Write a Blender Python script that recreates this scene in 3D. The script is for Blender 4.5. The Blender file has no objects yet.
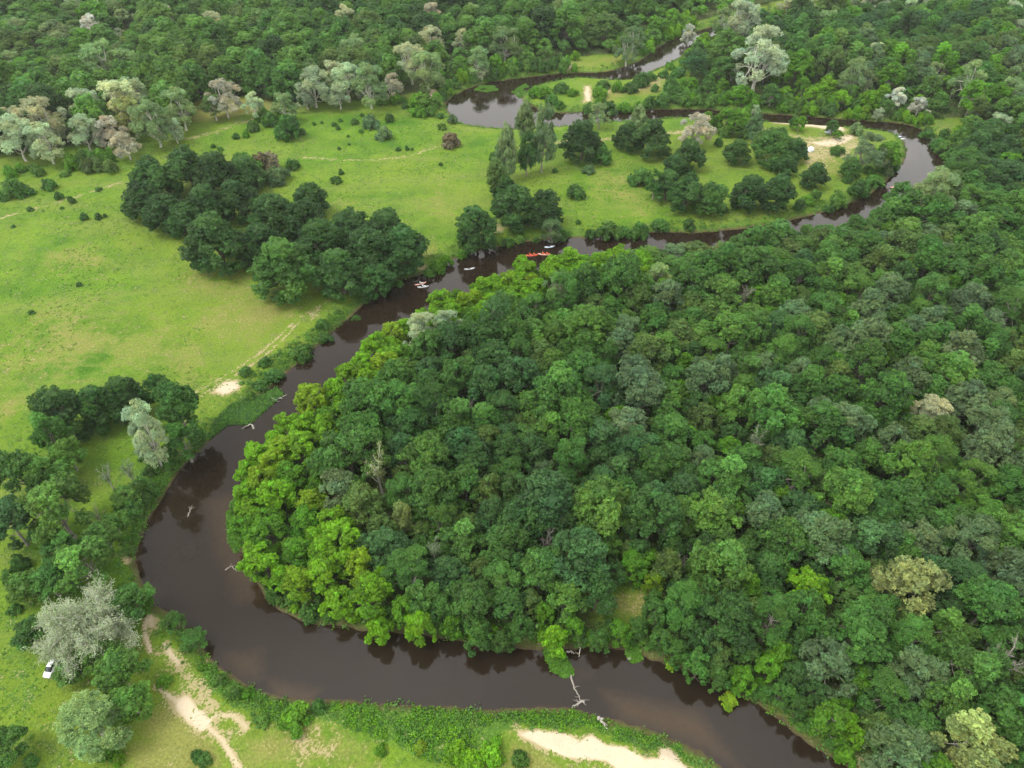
import bpy, math
import numpy as np

RNG = np.random.default_rng(11)
R_ = math.radians
sc = bpy.context.scene
COL = sc.collection

# ------------------------------------------------------------------ camera and picture geometry
CAMH, PITCH, FOC = 110.0, R_(43.0), 711.0
CP, SP = math.cos(PITCH), math.sin(PITCH)

def ground(u, v, z=0.0):
    """world point seen at photograph position (u, v) on the level z"""
    u = np.asarray(u, float); v = np.asarray(v, float)
    x = (u - 512.0) / FOC; y = (384.0 - v) / FOC
    dx, dy, dz = x, CP + y * SP, -SP + y * CP
    t = (CAMH - z) / -dz
    return dx * t, dy * t

def depth_at(x, y, z):
    return y * CP - (z - CAMH) * SP

def project(x, y, z):
    d = y * CP - (z - CAMH) * SP
    yy = y * SP + (z - CAMH) * CP
    return 512 + FOC * x / d, 384 - FOC * yy / d

def G(pts, z=0.0):
    a = np.array(pts, float)
    x, y = ground(a[:, 0], a[:, 1], z)
    return np.stack([x, y], 1)

cam_d = bpy.data.cameras.new('camera'); cam = bpy.data.objects.new('camera', cam_d); COL.objects.link(cam)
cam.location = (0, 0, CAMH); cam.rotation_euler = (R_(90) - PITCH, 0, 0)
cam_d.sensor_width = 36.0; cam_d.lens = 36.0 * FOC / 1024.0
cam_d.clip_start = 1.0; cam_d.clip_end = 20000.0
sc.camera = cam

# ------------------------------------------------------------------ small helpers
def tag(o, label=None, cat=None, group=None, kind=None):
    if label: o['label'] = label
    if cat: o['category'] = cat
    if group: o['group'] = group
    if kind: o['kind'] = kind
    return o

def norm(a):
    return a / (np.linalg.norm(a, axis=-1, keepdims=True) + 1e-9)

def sstep(a, b, x):
    t = np.clip((x - a) / (b - a), 0, 1)
    return t * t * (3 - 2 * t)

class MB:
    """collects quads / tris with a material index and a colour attribute, builds ONE mesh"""
    def __init__(s):
        s.v, s.f, s.m, s.c, s.n, s.sm = [], [], [], [], 0, []
    def add(s, verts, faces, mat=0, col=None, smooth=False):
        verts = np.asarray(verts, float).reshape(-1, 3); faces = np.asarray(faces, int)
        s.v.append(verts); s.f.append(faces + s.n); s.m.append(np.full(len(faces), mat)); s.sm.append(np.full(len(faces), smooth))
        if col is None: col = np.ones((len(verts), 4))
        col = np.asarray(col, float)
        if col.ndim == 1: col = np.tile(col, (len(verts), 1))
        s.c.append(col); s.n += len(verts)
        return s
    def mesh(s, name, mats):
        me = bpy.data.meshes.new(name)
        V = np.concatenate(s.v); C = np.concatenate(s.c)
        cnt = np.concatenate([np.full(len(f), f.shape[1]) for f in s.f])
        idx = np.concatenate([f.ravel() for f in s.f])
        me.vertices.add(len(V)); me.vertices.foreach_set('co', V.ravel())
        me.loops.add(len(idx)); me.loops.foreach_set('vertex_index', idx.astype(np.int32))
        me.polygons.add(len(cnt))
        me.polygons.foreach_set('loop_start', np.concatenate([[0], np.cumsum(cnt)[:-1]]).astype(np.int32))
        me.polygons.foreach_set('loop_total', cnt.astype(np.int32))
        me.polygons.foreach_set('material_index', np.concatenate(s.m).astype(np.int32))
        me.polygons.foreach_set('use_smooth', np.concatenate(s.sm).astype(bool))
        at = me.attributes.new('tint', 'FLOAT_COLOR', 'POINT'); at.data.foreach_set('color', C.ravel())
        for m in mats: me.materials.append(m)
        me.update(); me.validate()
        return me

def link(name, me, parent=None):
    o = bpy.data.objects.new(name, me); COL.objects.link(o)
    if parent is not None: o.parent = parent
    return o

def empty(name, loc, rz=0.0, scale=(1, 1, 1), rx=0.0, ry=0.0):
    o = bpy.data.objects.new(name, None); COL.objects.link(o)
    o.location = loc; o.rotation_euler = (rx, ry, rz); o.scale = scale; o.empty_display_size = 0.5
    return o

# value noise for layout
def vnoise(x, y, s, seed=0):
    r = np.random.default_rng(seed).random((64, 64))
    X, Y = x / s, y / s
    i, j = np.floor(X).astype(int), np.floor(Y).astype(int)
    fx, fy = X - i, Y - j
    fx, fy = fx * fx * (3 - 2 * fx), fy * fy * (3 - 2 * fy)
    g = lambda a, b: r[a % 64, b % 64]
    return (g(i, j) * (1 - fx) + g(i + 1, j) * fx) * (1 - fy) + (g(i, j + 1) * (1 - fx) + g(i + 1, j + 1) * fx) * fy

def fbm(x, y, s, seed=0):
    return (vnoise(x, y, s, seed) + .5 * vnoise(x, y, s / 2.1, seed + 1) + .25 * vnoise(x, y, s / 4.3, seed + 2)) / 1.75

def seg_dist(P, a, b):
    ab = b - a; L = ab @ ab + 1e-12
    t = np.clip(((P - a) @ ab) / L, 0, 1)
    d = P - a - t[:, None] * ab
    return np.sqrt((d * d).sum(1))

def line_dist(P, pts):
    d = np.full(len(P), 1e9)
    for a, b in zip(pts[:-1], pts[1:]): d = np.minimum(d, seg_dist(P, a, b))
    return d

def inside(P, poly):
    c = np.zeros(len(P), bool)
    for a, b in zip(poly, np.roll(poly, -1, 0)):
        hit = ((a[1] > P[:, 1]) != (b[1] > P[:, 1]))
        with np.errstate(divide='ignore', invalid='ignore'):
            xx = (b[0] - a[0]) * (P[:, 1] - a[1]) / (b[1] - a[1] + 1e-12) + a[0]
        c ^= hit & (P[:, 0] < xx)
    return c

def poly_sd(P, poly):
    """negative inside"""
    d = line_dist(P, np.vstack([poly, poly[:1]]))
    return np.where(inside(P, poly), -d, d)

def chaikin(p, n=2):
    for _ in range(n):
        q = np.roll(p, -1, 0)
        p = np.stack([.75 * p + .25 * q, .25 * p + .75 * q], 1).reshape(-1, 2)
    return p

# ------------------------------------------------------------------ the river course
OUTER = [(790, 830), (745, 795), (712, 768), (690, 748), (650, 736), (600, 722), (570, 711), (540, 711), (500, 715), (450, 712), (410, 708), (360, 706),
         (320, 705), (280, 704), (255, 696), (235, 684), (215, 668), (203, 655), (196, 640), (170, 618), (150, 609), (140, 592), (131, 570), (135, 545),
         (145, 520), (160, 495), (175, 470), (190, 455), (207, 440), (222, 424), (238, 410), (256, 396), (274, 382), (290, 368), (305, 352), (325, 338), (345, 318), (365, 300),
         (385, 285), (405, 277), (430, 270), (455, 256), (480, 250), (500, 245), (530, 240), (560, 237), (590, 237), (620, 236), (650, 231), (690, 232),
         (720, 230), (770, 224), (800, 217), (830, 209), (862, 197), (880, 185), (893, 172), (903, 161), (906, 150), (902, 140), (892, 133), (880, 131),
         (840, 127), (790, 124), (740, 120), (690, 117), (640, 121), (600, 123), (560, 127), (520, 130), (495, 129), (470, 126), (455, 122), (446, 112),
         (444, 104), (450, 96), (475, 85), (502, 80), (542, 75), (576, 72), (595, 73), (615, 70), (642, 60), (662, 43), (684, 35), (720, 24), (770, 12), (830, -2)]
INNER = [(850, 3), (790, 17), (738, 31), (702, 45), (682, 57), (656, 70), (629, 82), (600, 79), (575, 78), (545, 83), (528, 91), (522, 98), (530, 105), (545, 111),
         (560, 113), (600, 111), (640, 110), (690, 108), (740, 112), (790, 115), (840, 119), (870, 121), (895, 122), (915, 126), (932, 134), (944, 144),
         (952, 157), (952, 170), (940, 188), (915, 207), (885, 224), (850, 238), (800, 247), (740, 252), (700, 257), (650, 263), (600, 268), (560, 275),
         (520, 284), (480, 297), (450, 311), (420, 328), (390, 347), (362, 369), (340, 389), (315, 411), (290, 430), (270, 450), (252, 470), (243, 490), (237, 510),
         (239, 530), (245, 550), (255, 570), (264, 590), (278, 604), (300, 616), (320, 620), (340, 623), (365, 626), (400, 629), (430, 632), (460, 638), (490, 642), (520, 645), (560, 645),
         (590, 644), (620, 646), (640, 650), (660, 658), (689, 667), (719, 684), (765, 701), (782, 718), (815, 742), (852, 764), (900, 795), (960, 830)]
RIVER = chaikin(G(OUTER + INNER), 2)

_GX, _GY, _GS = -460.0, -20.0, 1.5
_gx = np.arange(_GX, 461, _GS); _gy = np.arange(_GY, 690, _GS)
_A, _B = np.meshgrid(_gx, _gy, indexing='ij')
_SD = poly_sd(np.stack([_A.ravel(), _B.ravel()], 1), RIVER).reshape(_A.shape)
def river_sd(P):
    """distance to the water's edge, negative in the river (looked up in a fine grid)"""
    P = np.asarray(P, float)
    a = np.clip((P[:, 0] - _GX) / _GS, 0, len(_gx) - 1.001); b = np.clip((P[:, 1] - _GY) / _GS, 0, len(_gy) - 1.001)
    i, j = a.astype(int), b.astype(int); f, g = a - i, b - j
    return (_SD[i, j] * (1 - f) + _SD[i + 1, j] * f) * (1 - g) + (_SD[i, j + 1] * (1 - f) + _SD[i + 1, j + 1] * f) * g

def height(P, sd=None):
    if sd is None: sd = river_sd(P)
    n = fbm(P[:, 0], P[:, 1], 26, 3) - .5
    n2 = fbm(P[:, 0], P[:, 1], 3.1, 9) - .5
    s = sd + n2 * 1.3
    return np.where(s > 0, 1.15 * sstep(0, 3.2, s) + .12 + (n * .9 + n2 * .12) * sstep(2, 10, s), -1.7 * sstep(0, 4.5, -s) + .12)

# ------------------------------------------------------------------ materials
def mat_new(name):
    m = bpy.data.materials.new(name); m.use_nodes = True
    nt = m.node_tree; nt.nodes.clear()
    out = nt.nodes.new('ShaderNodeOutputMaterial')
    return m, nt, out

def N(nt, t, **kw):
    n = nt.nodes.new(t)
    for k, v in kw.items():
        if k in n.inputs.keys() if hasattr(n.inputs, 'keys') else False: n.inputs[k].default_value = v
        else: setattr(n, k, v)
    return n

def math_n(nt, op, a, b=None, clamp=False):
    n = nt.nodes.new('ShaderNodeMath'); n.operation = op; n.use_clamp = clamp
    for i, v in enumerate((a, b)):
        if v is None: continue
        if hasattr(v, 'links') or hasattr(v, 'is_linked'): nt.links.new(v, n.inputs[i])
        else: n.inputs[i].default_value = v
    return n.outputs[0]

def mix_c(nt, f, a, b, blend='MIX'):
    n = nt.nodes.new('ShaderNodeMix'); n.data_type = 'RGBA'; n.blend_type = blend
    for i, v in ((0, f), (6, a), (7, b)):
        if hasattr(v, 'is_linked'): nt.links.new(v, n.inputs[i])
        else: n.inputs[i].default_value = v if i == 0 else (*v[:3], 1)
    return n.outputs[2]

def noise_n(nt, vec, scale, detail=3, rough=.6):
    n = nt.nodes.new('ShaderNodeTexNoise'); n.inputs['Scale'].default_value = scale
    n.inputs['Detail'].default_value = detail; n.inputs['Roughness'].default_value = rough
    nt.links.new(vec, n.inputs['Vector'])
    return n.outputs['Fac']

def ramp_n(nt, f, a, b):
    n = nt.nodes.new('ShaderNodeMapRange'); n.inputs[1].default_value = a; n.inputs[2].default_value = b; n.clamp = True
    nt.links.new(f, n.inputs[0])
    return n.outputs[0]

def leaf_shader(nt, out, color, trans=.3, rough=.55, spec=.25):
    p = nt.nodes.new('ShaderNodeBsdfPrincipled'); p.inputs['Roughness'].default_value = rough
    p.inputs['Specular IOR Level'].default_value = spec
    nt.links.new(color, p.inputs['Base Color'])
    t = nt.nodes.new('ShaderNodeBsdfTranslucent'); nt.links.new(color, t.inputs['Color'])
    mx = nt.nodes.new('ShaderNodeMixShader'); mx.inputs[0].default_value = trans
    nt.links.new(p.outputs[0], mx.inputs[1]); nt.links.new(t.outputs[0], mx.inputs[2])
    nt.links.new(mx.outputs[0], out.inputs[0])

def foliage_mat(name, by_object=True, trans=.42):
    m, nt, out = mat_new(name)
    at = nt.nodes.new('ShaderNodeAttribute'); at.attribute_name = 'tint'
    if by_object:
        oi = nt.nodes.new('ShaderNodeObjectInfo')
        c = mix_c(nt, 1.0, oi.outputs['Color'], at.outputs['Color'], 'MULTIPLY')
    else:
        c = at.outputs['Color']
    leaf_shader(nt, out, c, trans)
    return m

M_LEAF = foliage_mat('foliage')
M_MASS = foliage_mat('foliage_mass', False)

def bark_mat(name):
    m, nt, out = mat_new(name)
    oi = nt.nodes.new('ShaderNodeObjectInfo'); tc = nt.nodes.new('ShaderNodeTexCoord')
    n = noise_n(nt, tc.outputs['Object'], 3.0, 4)
    c = mix_c(nt, n, (.55, .55, .55), (1.3, 1.3, 1.3))
    c = mix_c(nt, 1.0, oi.outputs['Color'], c, 'MULTIPLY')
    p = nt.nodes.new('ShaderNodeBsdfPrincipled'); p.inputs['Roughness'].default_value = .85
    nt.links.new(c, p.inputs['Base Color']); nt.links.new(p.outputs[0], out.inputs[0])
    return m
M_BARK = bark_mat('bark')

def plain_mat(name, col, rough=.5, metal=0.0, coat=0.0, nscale=0, namt=.15):
    m, nt, out = mat_new(name)
    p = nt.nodes.new('ShaderNodeBsdfPrincipled'); p.inputs['Roughness'].default_value = rough; p.inputs['Metallic'].default_value = metal
    p.inputs['Coat Weight'].default_value = coat
    tc = nt.nodes.new('ShaderNodeTexCoord')
    n = noise_n(nt, tc.outputs['Object'], nscale or 4.0, 3)
    lo = [c * (1 - namt) for c in col]; hi = [min(1, c * (1 + namt)) for c in col]
    nt.links.new(mix_c(nt, n, lo, hi), p.inputs['Base Color']); nt.links.new(p.outputs[0], out.inputs[0])
    return m

# ground: attribute 'tint' carries  R sand, G dry grass, B woodland floor, A lush growth
def ground_mat():
    m, nt, out = mat_new('ground')
    tc = nt.nodes.new('ShaderNodeTexCoord'); P = tc.outputs['Object']
    at = nt.nodes.new('ShaderNodeAttribute'); at.attribute_name = 'tint'
    sep = nt.nodes.new('ShaderNodeSeparateColor'); nt.links.new(at.outputs['Color'], sep.inputs[0])
    sand, dry, wood, lush = sep.outputs[0], sep.outputs[1], sep.outputs[2], at.outputs['Alpha']
    nbig = noise_n(nt, P, .018, 4, .6); nmid = noise_n(nt, P, .09, 5, .65); nsm = noise_n(nt, P, .55, 5, .7); nfine = noise_n(nt, P, 2.6, 4, .75)
    # stretched noise: mown / wind combed streaks
    mp = nt.nodes.new('ShaderNodeMapping'); mp.inputs['Rotation'].default_value = (0, 0, R_(-28)); mp.inputs['Scale'].default_value = (.02, .11, 1)
    nt.links.new(P, mp.inputs[0]); nst = noise_n(nt, mp.outputs[0], 1.0, 5, .65)
    g = mix_c(nt, ramp_n(nt, nmid, .38, .60), (.042, .112, .008), (.094, .174, .014))
    g = mix_c(nt, math_n(nt, 'MULTIPLY', ramp_n(nt, nbig, .40, .60), .85), g, (.122, .176, .020))
    g = mix_c(nt, math_n(nt, 'MULTIPLY', ramp_n(nt, nst, .50, .66), .8), g, (.122, .165, .030))
    g = mix_c(nt, math_n(nt, 'MULTIPLY', ramp_n(nt, nsm, .52, .66), .75), g, (.030, .088, .011))
    # dry
    df = ramp_n(nt, math_n(nt, 'ADD', dry, math_n(nt, 'MULTIPLY', math_n(nt, 'ADD', math_n(nt, 'SUBTRACT', nmid, .5), math_n(nt, 'MULTIPLY', math_n(nt, 'SUBTRACT', nsm, .5), .8)), 1.6)),   .30, .75)
    g = mix_c(nt, df, g, mix_c(nt, nsm, (.180, .175, .050), (.130, .155, .034)))
    # lush
    lf = ramp_n(nt, math_n(nt, 'ADD', lush, math_n(nt, 'MULTIPLY', math_n(nt, 'SUBTRACT', nsm, .5), 1.3)), .4, .75)
    g = mix_c(nt, lf, g, mix_c(nt, ramp_n(nt, nfine, .35, .65), (.042, .100, .016), (.085, .165, .020)))
    # woodland floor
    wf = ramp_n(nt, math_n(nt, 'ADD', wood, math_n(nt, 'MULTIPLY', math_n(nt, 'SUBTRACT', nsm, .5), 1.0)), .35, .75)
    g = mix_c(nt, wf, g, mix_c(nt, nsm, (.036, .066, .014), (.058, .066, .024)))
    # fine value variation of the sward
    g = mix_c(nt, 1.0, g, mix_c(nt, ramp_n(nt, nfine, .3, .7), (.62, .64, .62), (1.32, 1.30, 1.25)), 'MULTIPLY')
    # sand
    sn = math_n(nt, 'ADD', sand, math_n(nt, 'MULTIPLY', math_n(nt, 'ADD', math_n(nt, 'SUBTRACT', nsm, .5), math_n(nt, 'MULTIPLY', math_n(nt, 'SUBTRACT', nfine, .5), 1.1)), 2.6))
    sf = ramp_n(nt, sn, .42, .68)
    sc_ = mix_c(nt, nsm, (.50, .425, .315), (.38, .305, .205))
    sc_ = mix_c(nt, ramp_n(nt, sand, .75, 1.0), mix_c(nt, nsm, (.33, .27, .15), (.24, .21, .10)), sc_)
    g = mix_c(nt, sf, g, sc_)
    # wet soil at the water's edge and the river bed
    geo = nt.nodes.new('ShaderNodeNewGeometry'); sx = nt.nodes.new('ShaderNodeSeparateXYZ'); nt.links.new(geo.outputs['Position'], sx.inputs[0])
    wet = ramp_n(nt, math_n(nt, 'ADD', sx.outputs[2], math_n(nt, 'MULTIPLY', math_n(nt, 'SUBTRACT', nsm, .5), .4)), .30, .02)
    g = mix_c(nt, wet, g, (.060, .046, .026))
    p = nt.nodes.new('ShaderNodeBsdfPrincipled'); p.inputs['Roughness'].default_value = .95; p.inputs['Specular IOR Level'].default_value = .1
    nt.links.new(g, p.inputs['Base Color'])
    b = nt.nodes.new('ShaderNodeBump'); b.inputs['Strength'].default_value = .8; b.inputs['Distance'].default_value = .35
    nt.links.new(math_n(nt, 'ADD', math_n(nt, 'MULTIPLY', nfine, .6), nsm), b.inputs['Height']); nt.links.new(b.outputs[0], p.inputs['Normal'])
    nt.links.new(p.outputs[0], out.inputs[0])
    return m

def water_mat():
    m, nt, out = mat_new('river_water')
    tc = nt.nodes.new('ShaderNodeTexCoord'); P = tc.outputs['Object']
    at = nt.nodes.new('ShaderNodeAttribute'); at.attribute_name = 'tint'
    sep = nt.nodes.new('ShaderNodeSeparateColor'); nt.links.new(at.outputs['Color'], sep.inputs[0])
    n = noise_n(nt, P, .12, 4, .6); n2 = noise_n(nt, P, .9, 4, .7)
    c = mix_c(nt, n, (.0100, .0066, .0042), (.0155, .0098, .0058))
    sh = ramp_n(nt, math_n(nt, 'ADD', sep.outputs[0], math_n(nt, 'MULTIPLY', math_n(nt, 'SUBTRACT', n2, .5), .55)), .25, 1.0)
    c = mix_c(nt, sh, c, (.042, .026, .012))
    p = nt.nodes.new('ShaderNodeBsdfPrincipled'); p.inputs['Roughness'].default_value = .06; p.inputs['IOR'].default_value = 1.333
    p.inputs['Specular IOR Level'].default_value = .5
    nt.links.new(c, p.inputs['Base Color'])
    b = nt.nodes.new('ShaderNodeBump'); b.inputs['Strength'].default_value = .10; b.inputs['Distance'].default_value = .12
    w = noise_n(nt, P, 1.1, 3, .55); w2 = noise_n(nt, P, .22, 2, .5)
    nt.links.new(math_n(nt, 'ADD', w, math_n(nt, 'MULTIPLY', w2, 1.2)), b.inputs['Height']); nt.links.new(b.outputs[0], p.inputs['Normal'])
    nt.links.new(p.outputs[0], out.inputs[0])
    return m

# ------------------------------------------------------------------ ground sheet and water
SAND = [  # (polygon in the photograph, strength, soft edge in metres)
    ([(513, 729), (520, 735), (535, 733), (562, 734), (578, 741), (592, 735), (607, 746), (625, 748), (644, 759), (657, 758), (659, 744), (668, 749), (682, 765), (700, 790), (650, 800), (605, 766), (564, 760), (539, 752), (516, 740)], 1.25, 1.0),
    ([(213, 396), (222, 386), (238, 384), (244, 389), (238, 396), (222, 402)], 1.0, 1.2),
    ([(233, 500), (239, 494), (242, 508), (240, 526), (236, 520)], .8, 1.0),
    ([(583, 88), (590, 88), (592, 98), (590, 106), (582, 106)], 1.1, 2.0),
    ([(424, 95), (436, 92), (443, 99), (442, 106), (428, 103)], 1.0, 2.0),
    ([(558, 68), (572, 66), (576, 71), (560, 73)], .9, 2.0),
    ([(768, 122), (800, 122), (830, 127), (846, 131), (846, 136), (820, 133), (795, 128), (770, 126)], 1.15, 2.0),
    ([(806, 147), (828, 141), (850, 137), (856, 141), (846, 147), (822, 151)], 1.1, 2.5),
    ([(800, 163), (812, 152), (835, 150), (834, 168), (822, 182), (806, 185)], .52, 5.0),
    ([(800, 140), (850, 138), (864, 150), (846, 160), (820, 166), (800, 160)], .72, 3.5),
    ([(672, 262), (690, 260), (690, 264), (672, 266)], .9, 1.0),
    ([(120, 557), (128, 552), (131, 562), (124, 567)], .9, .8),
    ([(145, 617), (156, 615), (159, 630), (150, 636)], .95, .8),
    ([(308, 318), (318, 314), (322, 322), (312, 326)], .8, 1.2),
    ([(416, 268), (424, 263), (428, 268), (420, 273)], .8, 1.5),
    ([(545, 655), (560, 655), (572, 672), (566, 682), (552, 672)], .55, 1.0),
    ([(188, 465), (200, 452), (208, 440), (212, 446), (200, 462), (180, 478)], .72, 1.2),
    ([(160, 655), (185, 660), (205, 678), (222, 700), (214, 716), (190, 708), (172, 690), (158, 675)], .5, 3.0),
    ([(800, 722), (815, 728), (850, 752), (880, 775), (860, 775), (830, 748)], .62, 1.5),
    ([(612, 598), (650, 596), (655, 612), (620, 615)], .30, 2.0),
    ([(470, 232), (486, 226), (512, 232), (500, 240), (478, 243)], .6, 2.0),
    ([(290, 742), (320, 728), (345, 735), (330, 765), (295, 766)], .45, 2.5),
    ([(195, 735), (215, 722), (245, 735), (240, 745), (215, 745)], .6, 1.5),
]
TRAILS = [  # (line, half width, strength)
    ([(158, 690), (172, 698), (187, 708), (200, 719), (212, 730), (226, 745), (236, 762), (244, 775)], .5, .9),
    ([(187, 706), (196, 716), (208, 726)], 1.35, 1.0),
    ([(205, 722), (222, 718), (236, 719), (248, 732)], .55, .85),
    ([(176, 660), (190, 676), (202, 690), (214, 706), (222, 719)], 1.0, .66),
    ([(150, 618), (147, 633), (150, 647), (153, 656)], .45, .95),
    ([(168, 648), (172, 658), (180, 668)], .5, .9),
    ([(190, 401), (215, 387), (240, 372), (258, 361), (275, 347), (288, 334), (297, 325)], .32, .62),
    ([(194, 405), (220, 390), (244, 375), (262, 364), (279, 350), (291, 337), (300, 327)], .32, .62),
    ([(297, 325), (318, 312), (345, 295), (375, 282), (410, 272)], .5, .5),
    ([(-40, 230), (0, 222), (40, 211), (75, 202), (110, 190), (122, 186)], .7, .5),
    ([(190, 142), (215, 136), (240, 127), (262, 120)], 1.2, .46),
    ([(300, 161), (340, 163), (380, 163), (410, 159), (430, 153), (446, 148)], .7, .5),
    ([(550, 146), (600, 143), (640, 138), (700, 133), (760, 132), (800, 140)], 1.2, .62),
    ([(520, 152), (550, 146)], 1.0, .5),
    ([(610, 94), (640, 91), (655, 87), (662, 78)], 2.0, .58),
]
DRY = [
    ([(0, 330), (60, 300), (180, 320), (230, 350), (190, 395), (120, 375), (40, 400), (0, 420)], .58, 18),
    ([(180, 265), (300, 300), (330, 305), (260, 360), (200, 340)], .66, 14),
    ([(20, 255), (90, 245), (140, 262), (90, 282), (30, 278)], .5, 10), ([(420, 180), (455, 185), (462, 225), (430, 215)], .5, 8),
    ([(0, 395), (30, 400), (20, 425), (0, 430)], .6, 4),
    ([(400, 165), (450, 200), (450, 250), (430, 262), (420, 240)], .25, 10),
    ([(585, 175), (640, 170), (660, 200), (640, 215), (590, 205)], .5, 10),
    ([(560, 215), (690, 212), (690, 222), (560, 224)], .4, 6),
    ([(150, 715), (180, 700), (215, 730), (230, 770), (150, 775), (135, 760)], .78, 3),
    ([(240, 735), (300, 728), (350, 730), (390, 770), (230, 775)], .66, 3),
    ([(505, 735), (520, 745), (570, 765), (600, 775), (500, 775)], .8, 2),
    ([(800, 135), (850, 150), (840, 185), (800, 190)], .6, 8),
    ([(590, 95), (660, 85), (675, 95), (600, 105)], .75, 5),
    ([(555, 65), (620, 58), (640, 60), (600, 72)], .55, 5),
    ([(180, 112), (200, 103), (270, 101), (275, 112), (240, 120), (190, 125)], 1.3, 5),
    ([(410, 245), (440, 245), (440, 262), (420, 265)], .7, 5),
    ([(300, 205), (350, 200), (370, 208), (330, 212)], .45, 6),
    ([(590, 595), (655, 590), (660, 615), (600, 618)], .75, 2),
    ([(925, 122), (955, 122), (958, 136), (935, 136)], .6, 4),
]
LUSH = [
    ([(200, 660), (255, 690), (320, 702), (420, 704), (540, 710), (600, 722), (690, 745), (712, 770), (670, 745), (600, 732), (510, 730), (470, 760), (400, 750), (330, 728), (250, 718), (215, 690)], 1.0, 1.5),
    ([(0, 570), (60, 640), (50, 768), (0, 768)], .55, 5),
    ([(300, 100), (440, 110), (445, 150), (300, 160)], .18, 10),
    ([(330, 165), (420, 175), (430, 205), (350, 200)], .40, 8),
    ([(130, 255), (240, 260), (260, 285), (150, 280)], .35, 8),
    ([(740, 150), (800, 165), (790, 205), (700, 215), (690, 160)], .35, 8),
    ([(130, 470), (210, 440), (150, 540), (120, 560)], .75, 2),
    ([(385, 290), (455, 258), (440, 250), (370, 285)], .5, 3),
    ([(900, 120), (960, 118), (1000, 190), (950, 185)], .6, 5),
]

INNER_FOREST = np.vstack([G([(x, y) for x, y in INNER[INNER.index((952, 170)):]]), G([(1010, 860), (1500, 800), (1500, 300), (1300, 120), (1000, 130)])])
# woods beyond the meadows: where trunks stand (photograph coordinates at ground level)
LEFT_WOODS = G([(-260, 172), (0, 158), (60, 152), (110, 142), (160, 134), (185, 126), (190, 112), (240, 100), (285, 106), (345, 106), (400, 100), (428, 95), (450, 90), (475, 82), (502, 76), (545, 70), (560, 62),
                (620, 56), (650, 50), (668, 34), (700, 24), (760, 8), (820, -6), (830, -28), (-260, -28)])
RIGHT_WOODS = G([(850, 6), (790, 20), (738, 34), (702, 50), (690, 62), (688, 100), (740, 110), (800, 113), (870, 119), (905, 120), (940, 126), (965, 142), (985, 175), (1005, 178), (1300, 165), (1300, -28), (850, -28)])
CLEARINGS = [G(p) for p in ([(105, 50), (118, 36), (138, 34), (140, 48), (120, 58)], [(440, -10), (480, -10), (478, 8), (445, 10)], [(560, 66), (640, 55), (645, 63), (590, 73)],
                            [(180, 126), (200, 103), (272, 100), (278, 112), (240, 124)], [(925, 122), (958, 122), (962, 138), (938, 138)])]
FOREST_CLEAR = G([(592, 596), (650, 590), (662, 612), (640, 628), (600, 622)])

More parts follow.
